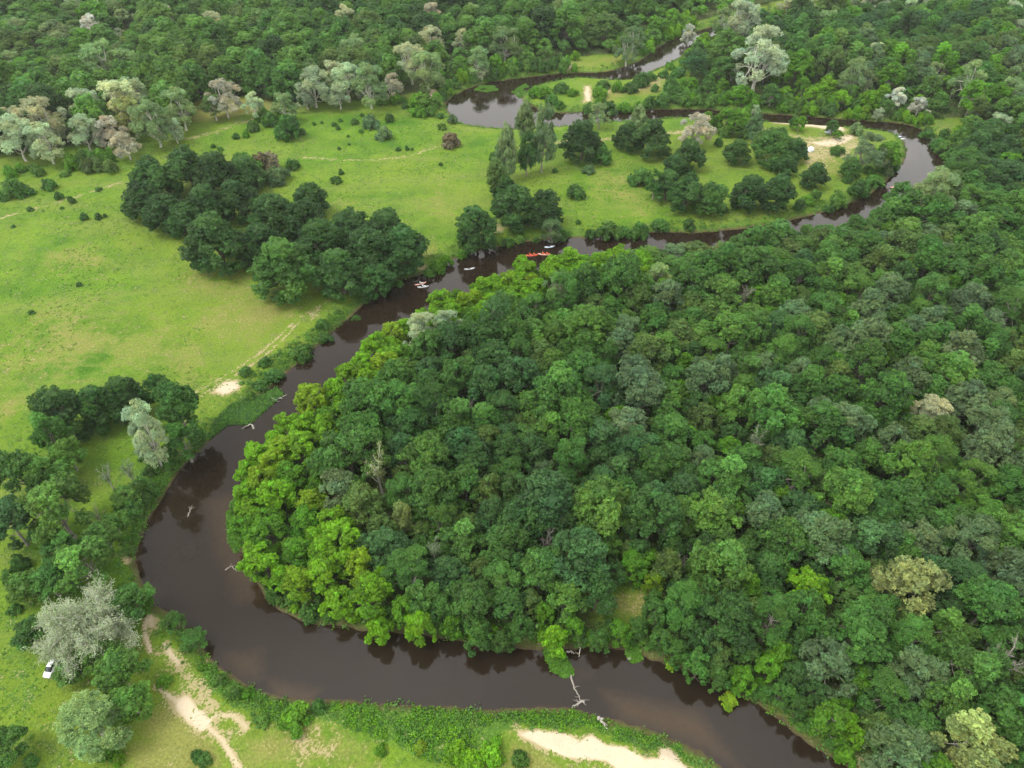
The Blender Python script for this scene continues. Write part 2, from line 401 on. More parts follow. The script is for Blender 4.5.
def build_ground():
    ys = [-400, -200, -80, -30, 0]
    y, dy = 12.0, .42
    while y < 640:
        ys.append(y); y += dy; dy = .40 + .0045 * y * max(.25, min(1, y / 260)) * .75
    ys += [700, 800, 1000, 1400, 2200, 4000, 8000]
    ys = np.array(ys)
    s = np.linspace(-1, 1, 641)
    hw = 70 + .80 * np.clip(ys, 0, 640)
    X = s[None, :] * hw[:, None]
    ext = np.array([60, 200, 700, 2500, 8000.])
    X = np.concatenate([-(hw[:, None] + ext[None, ::-1]), X, hw[:, None] + ext[None, :]], 1)
    Y = np.repeat(ys[:, None], X.shape[1], 1)
    P = np.stack([X.ravel(), Y.ravel()], 1)
    core = (np.abs(X) <= hw[:, None] + 1).ravel() & (P[:, 1] > 5) & (P[:, 1] < 660)
    sd = np.full(len(P), 200.0); sd[core] = river_sd(P[core])
    far = ~core
    sd[far] = np.maximum(river_sd(P[far]), 30.0)
    z = height(P, sd)
    C = np.zeros((len(P), 4))
    Q = P[core]; c = np.zeros((len(Q), 4))
    wob = np.stack([fbm(Q[:, 0], Q[:, 1], 7, 20) - .5, fbm(Q[:, 0], Q[:, 1], 7, 40) - .5], 1) * 3.0
    for pl, st, soft in SAND:
        d = poly_sd(Q + wob * min(1, soft / 2), G(pl)); c[:, 0] = np.maximum(c[:, 0], st * sstep(soft, -soft, d))
    for pl, w, st in TRAILS:
        d = line_dist(Q + wob * .25, G(pl)); c[:, 0] = np.maximum(c[:, 0], st * sstep(w * 1.9, w * .5, d))
    for pl, st, soft in DRY:
        d = poly_sd(Q + wob, G(pl)); c[:, 1] = np.maximum(c[:, 1], st * sstep(soft, -soft, d))
    for pl, st, soft in LUSH:
        d = poly_sd(Q + wob, G(pl)); c[:, 3] = np.maximum(c[:, 3], st * sstep(soft, -soft, d))
    s_ = sd[core]
    c[:, 3] = np.maximum(c[:, 3], .65 * sstep(4.5, 1.5, s_) * (s_ > 0))
    w = np.zeros(len(Q))
    for pl in (INNER_FOREST, LEFT_WOODS, RIGHT_WOODS):
        w = np.maximum(w, sstep(2, -3, poly_sd(Q, pl)))
    for pl in CLEARINGS + [FOREST_CLEAR]: w *= sstep(-1, 3, poly_sd(Q, pl))
    c[:, 2] = w
    C[core] = c
    C[far, 2] = (P[far, 1] > 600) * 1.0
    V = np.concatenate([P, z[:, None]], 1)
    nr, nc = X.shape
    i = np.arange(nr * nc).reshape(nr, nc)
    F = np.stack([i[:-1, :-1], i[:-1, 1:], i[1:, 1:], i[1:, :-1]], -1).reshape(-1, 4)
    o = link('ground', MB().add(V, F, 0, C, True).mesh('ground', [ground_mat()]))
    tag(o, 'green meadow and woodland floor with sandy trails along the river', None, None, 'structure')
    # the river: the same cells where the bed lies under the water line
    near = (sd[F] < 2.5).any(1) & core[F].all(1)
    Fw = F[near]
    used, inv = np.unique(Fw, return_inverse=True)
    Vw = V[used].copy(); Vw[:, 2] = 0.0
    SH = [([(225, 520), (262, 560), (262, 600), (238, 600), (222, 560)], .9, 5), ([(205, 500), (238, 490), (240, 570), (215, 560)], .75, 4), ([(225, 655), (262, 650), (262, 680), (235, 678)], .8, 4), ([(270, 680), (320, 690), (310, 706), (275, 704)], .9, 3),
          ([(128, 545), (140, 545), (140, 570), (130, 572)], .95, 2), ([(600, 690), (700, 710), (740, 768), (690, 745), (620, 722)], .85, 3), ([(895, 150), (912, 146), (915, 160), (902, 162)], .8, 5), ([(560, 655), (610, 665), (600, 690), (570, 690)], .4, 4)]
    Pw = Vw[:, :2]; sh = .55 * sstep(2.2, -.2, -sd[used])
    for pl, st, soft in SH: sh = np.maximum(sh, st * sstep(soft, -soft, poly_sd(Pw, G(pl))))
    cw = np.zeros((len(used), 4)); cw[:, 0] = sh
    wo = link('river_water', MB().add(Vw, inv.reshape(-1, 4), 0, cw, True).mesh('river_water', [water_mat()]))
    tag(wo, 'dark brown winding river reflecting the pale sky', None, None, 'structure')
build_ground()

# ------------------------------------------------------------------ foliage building blocks
def ico(sub):
    t = (1 + 5 ** .5) / 2
    v = [(-1, t, 0), (1, t, 0), (-1, -t, 0), (1, -t, 0), (0, -1, t), (0, 1, t), (0, -1, -t), (0, 1, -t), (t, 0, -1), (t, 0, 1), (-t, 0, -1), (-t, 0, 1)]
    f = [(0, 11, 5), (0, 5, 1), (0, 1, 7), (0, 7, 10), (0, 10, 11), (1, 5, 9), (5, 11, 4), (11, 10, 2), (10, 7, 6), (7, 1, 8), (3, 9, 4), (3, 4, 2), (3, 2, 6), (3, 6, 8), (3, 8, 9), (4, 9, 5), (2, 4, 11), (6, 2, 10), (8, 6, 7), (9, 8, 1)]
    v = [np.array(p) / np.linalg.norm(p) for p in v]
    for _ in range(sub):
        cache, nf = {}, []
        def mid(a, b):
            k = (min(a, b), max(a, b))
            if k not in cache:
                p = v[a] + v[b]; v.append(p / np.linalg.norm(p)); cache[k] = len(v) - 1
            return cache[k]
        for a, b, c in f:
            x, y, z = mid(a, b), mid(b, c), mid(c, a)
            nf += [(a, x, z), (b, y, x), (c, z, y), (x, y, z)]
        f = nf
    return np.array(v), np.array(f)
ICO1, ICO2 = ico(1), ico(2)

def leaves(mb, c, n, size, rng, tint, aspect=.62, mat=0):
    """one bent rhombic leaf spray per centre"""
    k = len(c)
    a = norm(np.cross(n, rng.normal(size=(k, 3)))); b = np.cross(n, a)
    s = (size * rng.uniform(.65, 1.3, k))[:, None]
    bend = n * s * rng.uniform(-.35, .1, k)[:, None]
    j = lambda: rng.uniform(.75, 1.2, k)[:, None]
    V = np.stack([c + a * s * j() + bend, c + b * s * aspect * j(), c - a * s * j() + bend, c - b * s * aspect * j()], 1).reshape(-1, 3)
    F = np.arange(4 * k).reshape(k, 4)
    mb.add(V, F, mat, np.repeat(tint, 4, 0))

def tint_of(rng, k, base=1.0, amp=.16, warm=.08):
    v = base * (1 + rng.normal(0, amp, k))
    w = rng.normal(0, warm, k)
    t = np.ones((k, 4)); t[:, 0] = v * (1 + w); t[:, 1] = v; t[:, 2] = v * (1 - w)
    return np.clip(t, .2, 2.2)

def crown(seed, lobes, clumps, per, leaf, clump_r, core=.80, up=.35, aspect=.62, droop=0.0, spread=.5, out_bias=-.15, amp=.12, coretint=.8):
    """lobes: list of (x,y,z,r). clumps of leaf sprays sit on the outer/upper surface of every lobe"""
    rng = np.random.default_rng(seed); mb = MB()
    L = np.array(lobes, float); cx, cy, cz = L[:, 0].mean(), L[:, 1].mean(), L[:, 2].min()
    for x, y, z, r in L:
        c0 = np.array([x, y, z]); outd = norm(np.array([x - cx, y - cy, (z - cz) * .6 + 1.2]))
        m = int(clumps * (r / L[:, 3].mean()) ** 1.6)
        d = norm(rng.normal(size=(m * 6, 3))); d = d[(d @ outd) > out_bias]
        keep = []
        for q in d:                                   # spread the clumps evenly over the lobe
            if all(q @ w < .975 for w in keep): keep.append(q)
            if len(keep) >= m: break
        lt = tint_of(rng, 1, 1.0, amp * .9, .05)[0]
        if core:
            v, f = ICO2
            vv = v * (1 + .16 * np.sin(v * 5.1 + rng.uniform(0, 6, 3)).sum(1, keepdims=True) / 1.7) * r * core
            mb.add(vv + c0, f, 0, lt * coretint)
        for q in keep:
            rr = clump_r * rng.uniform(.65, 1.35)
            cc = c0 + q * r * rng.uniform(.82, 1.08) - np.array([0, 0, droop * rng.random()])
            k = max(5, int(per * (rr / clump_r) ** 1.5))
            e = norm(rng.normal(size=(k, 3)) + q * .75 + np.array([0, 0, .3]))
            pos = cc + e * rr * rng.uniform(.55, 1.1, (k, 1)) * np.array([1, 1, .8])
            nn = norm(e * .8 + rng.normal(size=(k, 3)) * spread + np.array([0, 0, up]))
            t = tint_of(rng, k, 1.0, .10, .05) * (lt * tint_of(rng, 1, 1.0, amp, .04)[0])
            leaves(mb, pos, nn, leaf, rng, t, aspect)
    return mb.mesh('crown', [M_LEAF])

def tube(mb, pts, rad, n=6, mat=0, tint=None):
    pts = np.asarray(pts, float); rad = np.asarray(rad, float)
    k = len(pts); t = norm(np.gradient(pts, axis=0))
    ref = np.where(np.abs(t[:, 2:3]) > .9, np.array([[1., 0, 0]]), np.array([[0, 0, 1.]]))
    a = norm(np.cross(t, ref)); b = np.cross(t, a)
    th = np.linspace(0, 2 * np.pi, n, endpoint=False)
    V = pts[:, None] + rad[:, None, None] * (np.cos(th)[None, :, None] * a[:, None] + np.sin(th)[None, :, None] * b[:, None])
    i = np.arange(k * n).reshape(k, n); r = np.roll(i, -1, 1)
    F = np.stack([i[:-1], r[:-1], r[1:], i[1:]], -1).reshape(-1, 4)
    mb.add(V.reshape(-1, 3), F, mat, tint, True)

def curve_pts(a, b, rng, bend=.12, n=6):
    a, b = np.array(a, float), np.array(b, float); L = np.linalg.norm(b - a)
    t = np.linspace(0, 1, n)[:, None]
    p = a + (b - a) * t
    o = rng.normal(size=3) * bend * L
    return p + np.sin(t * np.pi) * o + rng.normal(size=(n, 3)) * bend * .12 * L * np.sin(t * np.pi)

def trunk(seed, lobes, h0, r0, lean=.3):
    rng = np.random.default_rng(seed); mb = MB()
    L = sorted(lobes, key=lambda q: -q[2])
    top = np.array(L[0][:3]); fork = np.array([rng.normal(0, lean), rng.normal(0, lean), h0])
    tr = np.vstack([curve_pts((0, 0, -.4), fork, rng, .05, 5), curve_pts(fork, top, rng, .06, 5)[1:]])
    tube(mb, tr, np.concatenate([[r0 * 1.5, r0 * 1.05, r0 * .95], np.linspace(r0 * .85, .05, len(tr) - 3)]), 8)
    for q in L[1:]:
        s = tr[int(rng.integers(3, 7))]
        p = curve_pts(s, np.array(q[:3]) + [0, 0, -.1 * q[3]], rng, .1, 6)
        tube(mb, p, np.linspace(r0 * .42, .04, 6), 5)
    return mb.mesh('trunk', [M_BARK])

def dome_lobes(seed, R, z0, z1, rings, r0, jit=.35):
    """rings: list of (count, radial fraction, height fraction, lobe scale)"""
    rng = np.random.default_rng(seed); out = []
    for cnt, fr, fz, ls in rings:
        ph = rng.uniform(0, 6.28)
        for k in range(cnt):
            a = ph + 2 * np.pi * k / cnt + rng.normal(0, .25)
            if jit > .45 and fr > .3 and rng.random() < .12: continue
            rr = R * fr * rng.uniform(.75, 1.22)
            out.append((rr * math.cos(a) + rng.normal(0, jit * .4), rr * math.sin(a) + rng.normal(0, jit * .4), z0 + (z1 - z0) * fz + rng.normal(0, jit), r0 * ls * rng.uniform(.66, 1.32)))
    return out

# templates: kind -> list of (crown mesh, trunk mesh); every template has crown radius 5 and height 14 (trees) unless noted
T = {}
def make_templates():
    # broad oak: cauliflower dome
    T['oak'] = []
    for s in range(6):
        lb = dome_lobes(100 + s, 5, 2.2, 12.2, [(1, .08, 1.0, 1.1), (4, .42, .86, 1.0), (7, .70, .64, .95), (8, .82, .36, .9), (7, .80, .08, .8), (3, .35, .5, 1.1)], 1.62)
        T['oak'].append((crown(200 + s, lb, 17, 26, .25, .58, core=.72, amp=.15, spread=.6), trunk(300 + s, lb, 4.0, .34)))
    # forest tree: taller, smaller lobes, more broken
    T['forest'] = []
    for s in range(7):
        lb = dome_lobes(120 + s, 4.6, 5.2, 12.6, [(2, .16, 1.0, .95), (5, .50, .80, .95), (7, .80, .50, .85), (5, .80, .12, .8), (3, .35, .5, 1.0)], 1.55, .6)
        T['forest'].append((crown(220 + s, lb, 19, 24, .235, .55, core=.70, amp=.19, out_bias=-.25, spread=.6), trunk(320 + s, lb, 5.0, .30)))
    # lime green bank tree: many small rounded puffs
    T['maple'] = []
    for s in range(5):
        lb = dome_lobes(140 + s, 4.4, 3.4, 12.2, [(3, .22, .98, .95), (6, .56, .82, .9), (9, .86, .55, .9), (8, .92, .18, .85), (3, .4, .5, 1.2)], 1.35, .5)
        T['maple'].append((crown(240 + s, lb, 15, 22, .23, .48, core=.74, amp=.17, out_bias=-.25, spread=.6), trunk(340 + s, lb, 3.4, .25)))
    # willow: feathery, pale, open
    T['willow'] = []
    for s in range(5):
        lb = dome_lobes(160 + s, 4.5, 3.0, 12.6, [(2, .2, 1.0, .9), (5, .5, .84, .85), (7, .82, .54, .85), (6, .8, .2, .8), (3, .4, .5, .9)], 1.4, .7)
        T['willow'].append((crown(260 + s, lb, 17, 30, .20, .62, core=.66, aspect=.42, droop=.25, amp=.13, spread=.6), trunk(360 + s, lb, 3.4, .32)))
    # poplar / tall slim tree: radius 5 x height 14 template is stretched
    T['poplar'] = []
    for s in range(3):
        lb = dome_lobes(180 + s, 4.0, 3.4, 13.0, [(1, .0, 1.02, .8), (3, .38, .88, .85), (4, .62, .68, .95), (5, .75, .46, 1.0), (5, .72, .24, .95), (4, .6, .05, .85), (2, .2, .5, 1.1)], 1.75, .4)
        T['poplar'].append((crown(280 + s, lb, 14, 26, .24, .60, core=.72, aspect=.45, amp=.15), trunk(380 + s, lb, 4.0, .34)))
    # shrub: radius 2, height 2.6
    T['bush'] = []
    for s in range(5):
        lb = dome_lobes(190 + s, 1.5, .5, 1.9, [(1, .1, 1.0, 1.1), (4, .62, .6, 1.0), (5, .85, .12, .9)], .78, .2)
        T['bush'].append((crown(290 + s, lb, 12, 18, .17, .32, core=.85, amp=.15), None))
make_templates()

def branchy(seed, H, spread, lead, n1, n2, n3, r0, leafy=0, leaf=.16, upness=.55, lean=(0, 0)):
    """bare branching crown: trunk, limbs, boughs, twigs as tapered tubes; returns (branch mesh, leaf mesh or None)"""
    rng = np.random.default_rng(seed); mb = MB(); lm = MB(); tips = []
    top = np.array([lean[0], lean[1], lead])
    tr = curve_pts((0, 0, -.4), top, rng, .04, 7); tube(mb, tr, np.linspace(r0 * 1.3, r0 * .6, 7), 8)
    for i in range(n1):
        a = 2 * np.pi * (i + rng.uniform(-.3, .3)) / n1 * 1.618 * 2
        st = tr[int(rng.integers(3, 7))]
        el = rng.uniform(.15, 1.0) if upness < .8 else rng.uniform(.6, 1.0)
        d = norm(np.array([math.cos(a), math.sin(a), 0]) * (1.15 - el * upness) + np.array([0, 0, el * 1.0]))
        Ln = spread * rng.uniform(.75, 1.1) * (1.0 if el < .7 else .85)
        e1 = st + d * Ln * np.array([1, 1, (H - lead) / max(spread, .1)])
        p1 = curve_pts(st, e1, rng, .10, 7); tube(mb, p1, np.linspace(r0 * .42, .05, 7), 5)
        for j in range(n2):
            s2 = p1[int(rng.integers(2, 7))]
            d2 = norm(d + rng.normal(size=3) * .65 + np.array([0, 0, .15]))
            e2 = s2 + d2 * Ln * rng.uniform(.25, .5)
            p2 = curve_pts(s2, e2, rng, .14, 5); tube(mb, p2, np.linspace(r0 * .16, .03, 5), 4); tips.append(p2)
            for k in range(n3):
                s3 = p2[int(rng.integers(1, 5))]
                e3 = s3 + norm(d2 + rng.normal(size=3) * .8) * Ln * rng.uniform(.12, .28)
                p3 = curve_pts(s3, e3, rng, .1, 4); tube(mb, p3, np.linspace(r0 * .09, .02, 4), 3); tips.append(p3)
    if leafy:
        P = np.concatenate(tips); P = P[rng.integers(0, len(P), leafy)] + rng.normal(size=(leafy, 3)) * .28
        leaves(lm, P, norm(rng.normal(size=(leafy, 3)) + np.array([0, 0, .5])), leaf, rng, tint_of(rng, leafy, 1, .18, .05), .4)
    return mb.mesh('branches', [M_BARK]), (lm.mesh('crown', [M_LEAF]) if leafy else None)

T['dead'] = [branchy(500 + s, 12, 3.4, 6.0, 9, 5, 4, .24, 0, upness=.85) for s in range(3)]
T['thin'] = [branchy(520 + s, 12, 3.2, 6.0, 9, 5, 4, .22, 900, .22, upness=.8) for s in range(3)]
T['grey'] = [branchy(540, 11.0, 6.0, 4.6, 36, 9, 6, .26, 26000, .18, upness=.66)]

# ------------------------------------------------------------------ placing plants
LEAF = dict(
    deep=(.034, .090, .019), dark=(.044, .115, .023), blue=(.053, .136, .038), mid=(.065, .168, .027), fresh=(.092, .208, .030),
    olive=(.092, .168, .034), grey_green=(.110, .190, .072), lime=(.140, .318, .010), yellow_green=(.185, .330, .012), bright=(.090, .235, .013),
    silver=(.315, .405, .225), beige=(.385, .43, .225), pinkish=(.41, .395, .27), sage=(.185, .285, .100), straw=(.235, .295, .085), white=(.48, .52, .40), brown=(.18, .155, .09), rust=(.24, .15, .07), dusty=(.29, .36, .205))
WORD = dict(deep='deep green', dark='dark green', blue='blue green', mid='mid green', fresh='fresh green', olive='olive green', grey_green='grey green', lime='lime green',
            yellow_green='yellow green', bright='bright green', silver='silvery', beige='beige', pinkish='pinkish grey', sage='sage green', straw='straw yellow', white='whitish', brown='brown', rust='rusty', dusty='grey')
BARK = dict(normal=(.10, .085, .065), pale=(.42, .41, .34), grey=(.23, .205, .175), white=(.26, .245, .21), red=(.22, .13, .085))
PLANTS = []   # dicts: used for labels

def add_plant(kind, name, cat, x, y, Rm, H, tone, bark='normal', group=None, label=None, var=None, rz=None, jitter=.09, z=None, words=None):
    rng = RNG
    t = T[kind]; tm = t[int(rng.integers(len(t))) if var is None else var]
    base_r, base_h = (2.0, 2.6) if kind == 'bush' else ((4.2, 12.0) if kind in ('dead', 'thin') else ((6.8, 12.5) if kind == 'grey' else (5.6, 14.0)))
    zz = float(height(np.array([[x, y]]))[0]) if z is None else z
    sx, sz = Rm / base_r, H / base_h
    rz = rng.uniform(0, 6.28) if rz is None else rz
    col = np.array(LEAF[tone]) * (1 + rng.normal(0, jitter)) * (1 + rng.normal(0, jitter * .35, 3))
    scale = (sx * rng.uniform(.93, 1.07), sx * rng.uniform(.93, 1.07), sz)
    a, b = tm
    if kind == 'bush':
        o = link(name, a); o.location = (x, y, zz); o.rotation_euler = (0, 0, rz); o.scale = scale; o.color = (*col, 1)
        root = o
    else:
        root = empty(name, (x, y, zz), rz, scale, rng.normal(0, .03), rng.normal(0, .03))
        if kind in ('dead', 'thin', 'grey'):
            br = link('branches', a, root); br.color = (*BARK[bark], 1)
            if b is not None:
                cr = link('crown', b, root); cr.color = (*col, 1)
        else:
            cr = link('crown', a, root); cr.color = (*col, 1)
            tr = link('trunk', b, root); tr.color = (*BARK[bark], 1)
    tag(root, label, cat, group)
    u, v = project(x, y, zz + H * .65)
    d = dict(o=root, kind=kind, name=name, tone=tone, u=float(u), v=float(v), R=Rm, H=H, label=label, x=x, y=y, px=2 * Rm * FOC / depth_at(x, y, zz + H * .6), words=words)
    PLANTS.append(d)
    return d

def at_px(u, v, w, aspect, hf=.62):
    """base position, crown radius and height of a plant whose crown is centred at (u,v), w pixels wide; aspect = height / width"""
    x, y = ground(u, v, 0.0); Rm = 3
    for _ in range(6):
        Rm = .5 * w * depth_at(x, y, 0) / FOC
        H = 2 * Rm * aspect
        x, y = ground(u, v, 1.2 + H * hf)
        Rm = .5 * w * depth_at(x, y, H * hf) / FOC
    return float(x), float(y), float(Rm), float(2 * Rm * aspect)

def px_plant(kind, name, cat, u, v, w, tone, aspect=None, **kw):
    asp = aspect or dict(oak=1.1, forest=1.35, maple=1.15, willow=1.3, poplar=2.0, bush=.95, dead=1.7, thin=1.7, grey=.85)[kind]
    x, y, Rm, H = at_px(u, v, w, asp, .5 if kind == 'bush' else .62)
    return add_plant(kind, name, cat, x, y, Rm, H, tone, **kw)

# --- trees that stand out in the photograph, one by one
OAKS = [(150, 176, 48, 'dark'), (186, 166, 48, 'dark'), (218, 170, 46, 'deep'), (163, 207, 44, 'deep'), (184, 214, 38, 'dark'), (213, 237, 64, 'dark'), (206, 200, 46, 'deep'), (238, 196, 44, 'deep'), (273, 208, 44, 'dark'), (258, 240, 44, 'deep'),
        (284, 264, 66, 'mid'), (302, 216, 46, 'deep'), (322, 240, 56, 'dark'), (349, 222, 44, 'dark'), (340, 268, 52, 'dark'), (369, 247, 54, 'dark'), (403, 244, 50, 'dark'), (386, 224, 40, 'dark'), (310, 196, 36, 'dark'), (140, 196, 40, 'deep'), (245, 172, 36, 'dark'), (372, 270, 40, 'dark')]
for u, v, w, t in OAKS:
    px_plant('oak', 'oak_tree', 'tree', u, v, w * .97, t, .95, group='oaks of the meadow grove', words='{tone} grove oak')
OAKS2 = [(475, 221, 52, 'dark'), (518, 200, 52, 'dark'), (545, 205, 44, 'deep'), (505, 186, 30, 'dark'), (582, 137, 46, 'deep'), (628, 134, 32, 'deep'), (652, 134, 42, 'dark'),
         (690, 152, 36, 'dark'), (668, 184, 34, 'dark'), (688, 190, 44, 'dark'), (712, 196, 38, 'mid'), (752, 190, 42, 'dark'), (778, 190, 42, 'dark'), (738, 150, 28, 'mid'), (776, 143, 44, 'mid'), (798, 148, 26, 'dark'), (786, 162, 26, 'dark'), (815, 173, 30, 'dark'),
         (852, 166, 24, 'mid'), (675, 163, 26, 'dark')]
for u, v, w, t in OAKS2:
    px_plant('oak', 'oak_tree', 'tree', u, v, w * .88, t, .95, group='trees scattered over the far meadow', words='{tone} round meadow tree')
FARM = [('poplar', 507, 148, 26, 'sage', 2.2), ('poplar', 497, 175, 24, 'olive', 1.7), ('poplar', 543, 132, 28, 'grey_green', 2.4), ('poplar', 526, 117, 24, 'sage', 1.8), ('poplar', 527, 150, 22, 'dark', 2.0), ('willow', 553, 222, 26, 'grey_green', 1.2), ('willow', 697, 126, 38, 'pinkish', .9),
        ('poplar', 757, 124, 20, 'grey_green', 1.6), ('willow', 868, 148, 40, 'grey_green', 1.0), ('maple', 889, 152, 30, 'bright', 1.1), ('poplar', 762, 142, 20, 'olive', 1.5), ('willow', 600, 112, 22, 'sage', 1.2), ('poplar', 639, 116, 20, 'sage', 1.4), ('maple', 735, 126, 18, 'bright', 1.0), ('maple', 707, 118, 20, 'bright', 1.0), ('maple', 728, 116, 26, 'bright', .9),
        ('maple', 800, 122, 14, 'bright', 1.1), ('maple', 795, 121, 12, 'mid', 1.2), ('maple', 833, 126, 15, 'mid', 1.1), ('maple', 838, 134, 12, 'bright', .8), ('maple', 741, 118, 22, 'bright', .9), ('willow', 655, 182, 22, 'mid', 1.4)]
for k, u, v, w, t, a in FARM:
    nm = {'poplar': 'poplar_tree', 'willow': 'willow_tree', 'maple': 'bank_tree'}[k]
    px_plant(k, nm, 'tree', u, v, w, t, a, bark='grey', group='trees scattered over the far meadow', words={'poplar': '{tone} slender meadow tree', 'willow': '{tone} feathery meadow tree', 'maple': '{tone} small meadow tree'}[k])
# near left bank
NEARL = [('oak', 58, 408, 50, 'dark', 1.25, 'dark broad tree with bare inner boughs at the meadow edge'), ('forest', 46, 432, 40, 'mid', 1.6, 'mid green leaning tree with pale bare forked trunk at the meadow edge'), ('oak', 97, 403, 44, 'dark', 1.15, 'dark green tree in the middle of the row at the meadow edge'),
         ('oak', 124, 394, 44, 'dark', 1.1, 'dark green tree at the meadow end of the row above the grey birch'), ('forest', 176, 405, 50, 'mid', 1.3, 'mid green tree between the grey white-trunked tree and the river'),
         ('forest', 180, 436, 44, 'mid', 1.2, 'mid green bushy tree beside the white trunk on the bank'), ('forest', 160, 388, 30, 'dark', 1.4, 'dark green narrow tree top behind the white-trunked tree'),
         ('oak', 52, 505, 74, 'mid', 1.1, 'large fresh green tree with wide crown above the grey radiating willow'), ('oak', 12, 470, 52, 'dark', 1.2, 'green tree cut by the picture edge below the meadow row'), ('oak', 8, 520, 54, 'blue', 1.2, 'blue green tree at the picture edge beside the large wide crown'),
         ('oak', 84, 562, 62, 'mid', 1.0, 'fresh topped tree directly above the grey radiating willow'), ('oak', 45, 470, 46, 'mid', 1.1, 'lighter green tree above the large wide crown near the picture edge'), ('forest', 126, 496, 30, 'mid', .8, 'low light green tree beneath the bare twiggy trees'),
         ('oak', 130, 600, 46, 'dark', 1.0, 'green tree between the grey radiating willow and the water'), ('oak', 50, 582, 44, 'dark', .9, 'green tree half hidden above the grey radiating willow'), ('oak', 30, 632, 34, 'dark', .9, 'green tree on the meadow side of the grey radiating willow'),
         ('forest', 118, 672, 52, 'mid', 1.1, 'light green tree just below the grey radiating willow'), ('forest', 100, 652, 44, 'mid', 1.0, 'light green tree beneath the lower rim of the grey radiating willow'), ('forest', 128, 700, 46, 'mid', 1.1, 'light green tree beside the pale green willow and the sandy trail'),
         ('forest', 103, 538, 38, 'mid', 1.1, 'light green tree just below the bare grey dead tree'), ('forest', 24, 584, 38, 'mid', 1.0, 'light green tree on the meadow side above the grey radiating willow'), ('forest', 66, 452, 36, 'mid', 1.2, 'light green tree between the meadow row and the wide crown'), ('oak', 114, 522, 28, 'mid', 1.0, 'small light green tree between the dead tree and the river'), ('oak', 148, 452, 26, 'mid', 1.0, 'small light green tree at the foot of the white trunk'), ('oak', 70, 672, 36, 'mid', .8, 'low light green tree under the sunny rim of the grey radiating willow'),
         ('willow', 84, 716, 76, 'sage', .95, 'pale sage green rounded willow below the grey radiating willow'), ('oak', 2, 745, 44, 'dark', 1.1, 'green tree in the bottom corner of the meadow'), ('oak', 62, 548, 40, 'dark', 1.0, 'green tree in the shade between two wide crowns')]
for k, u, v, w, t, a, lb in NEARL:
    if v > 440: t, k = {'dark': 'mid', 'mid': 'fresh'}.get(t, t), {'oak': 'forest'}.get(k, k)
    px_plant(k, 'willow_tree' if k == 'willow' else 'leafy_tree', 'tree', u, v, w, t, a, label=lb, group='trees of the near bank grove', bark='grey')
px_plant('willow', 'birch_tree', 'tree', 140, 424, 44, 'silver', 2.2, bark='pale', label='pale grey tree with a tall white trunk on the near bank', group='trees of the near bank grove')
px_plant('grey', 'willow_tree', 'tree', 80, 622, 88, 'dusty', .85, bark='pale', label='wide grey willow with pale branches radiating from its centre', group='trees of the near bank grove')
px_plant('maple', 'bank_tree', 'tree', 139, 598, 22, 'bright', 1.0, label='small bright green tree at the water beside the grey radiating willow')
px_plant('thin', 'bare_tree', 'tree', 104, 474, 26, 'grey_green', 1.8, bark='pale', label='thin twiggy pale tree left of the white-trunked tree')
px_plant('thin', 'bare_tree', 'tree', 127, 470, 24, 'grey_green', 1.5, bark='pale', label='leaning twiggy pale tree at the foot of the white trunk')
px_plant('dead', 'dead_tree', 'tree', 95, 512, 22, 'brown', 2.0, bark='grey', label='bare grey dead tree beside the large wide crown above the grey willow')
px_plant('forest', 'leafy_tree', 'tree', 172, 620, 26, 'mid', 1.1, label='upright mid green tree on the spit of the near bank')
px_plant('forest', 'leafy_tree', 'tree', 191, 636, 26, 'mid', .9, label='mid green tree overhanging the water on the spit of the near bank')

# silvery and beige trees along the far left woods
SILVER = [(14, 134, 40, 'silver'), (42, 138, 38, 'silver'), (38, 115, 44, 'beige'), (60, 124, 26, 'beige'), (82, 104, 38, 'silver'), (83, 130, 32, 'silver'), (118, 98, 46, 'beige'), (135, 94, 34, 'beige'), (110, 128, 32, 'pinkish'), (128, 112, 36, 'straw'), (150, 118, 42, 'sage'),
          (124, 142, 26, 'pinkish'), (178, 104, 38, 'sage'), (173, 128, 22, 'silver'), (222, 94, 34, 'pinkish'), (212, 104, 24, 'olive'), (254, 103, 24, 'silver'), (283, 104, 26, 'sage'), (312, 82, 36, 'silver'), (330, 72, 28, 'beige'), (345, 78, 34, 'silver'),
          (338, 94, 22, 'silver'), (368, 80, 40, 'sage'), (392, 84, 24, 'pinkish'), (305, 94, 22, 'silver'), (410, 58, 36, 'beige'), (426, 66, 38, 'sage'), (432, 40, 30, 'beige'), (166, 16, 22, 'pinkish'), (190, 24, 20, 'beige'), (212, 22, 24, 'beige'), (352, 50, 34, 'sage'), (345, 18, 28, 'beige'), (373, 42, 30, 'olive'),
          (70, 4, 20, 'silver'), (96, 8, 16, 'silver'), (100, 58, 44, 'sage'), (126, 62, 34, 'sage'), (505, 40, 32, 'sage'), (478, 58, 26, 'sage'), (464, 40, 24, 'beige'), (520, 28, 22, 'grey_green'), (560, 12, 30, 'sage'), (628, 44, 26, 'grey_green'), (634, 36, 22, 'grey_green'), (432, 12, 24, 'pinkish'), (472, 14, 22, 'sage'), (10, 118, 28, 'beige'), (482, 68, 16, 'silver'),
          (90, 24, 20, 'white'), (118, 32, 10, 'silver')]
for u, v, w, t in SILVER:
    px_plant('willow', 'willow_tree', 'tree', u, v, w * 1.1, t, 1.02, bark='pale', group='pale willows of the far left woods', words='{tone} left wood willow')
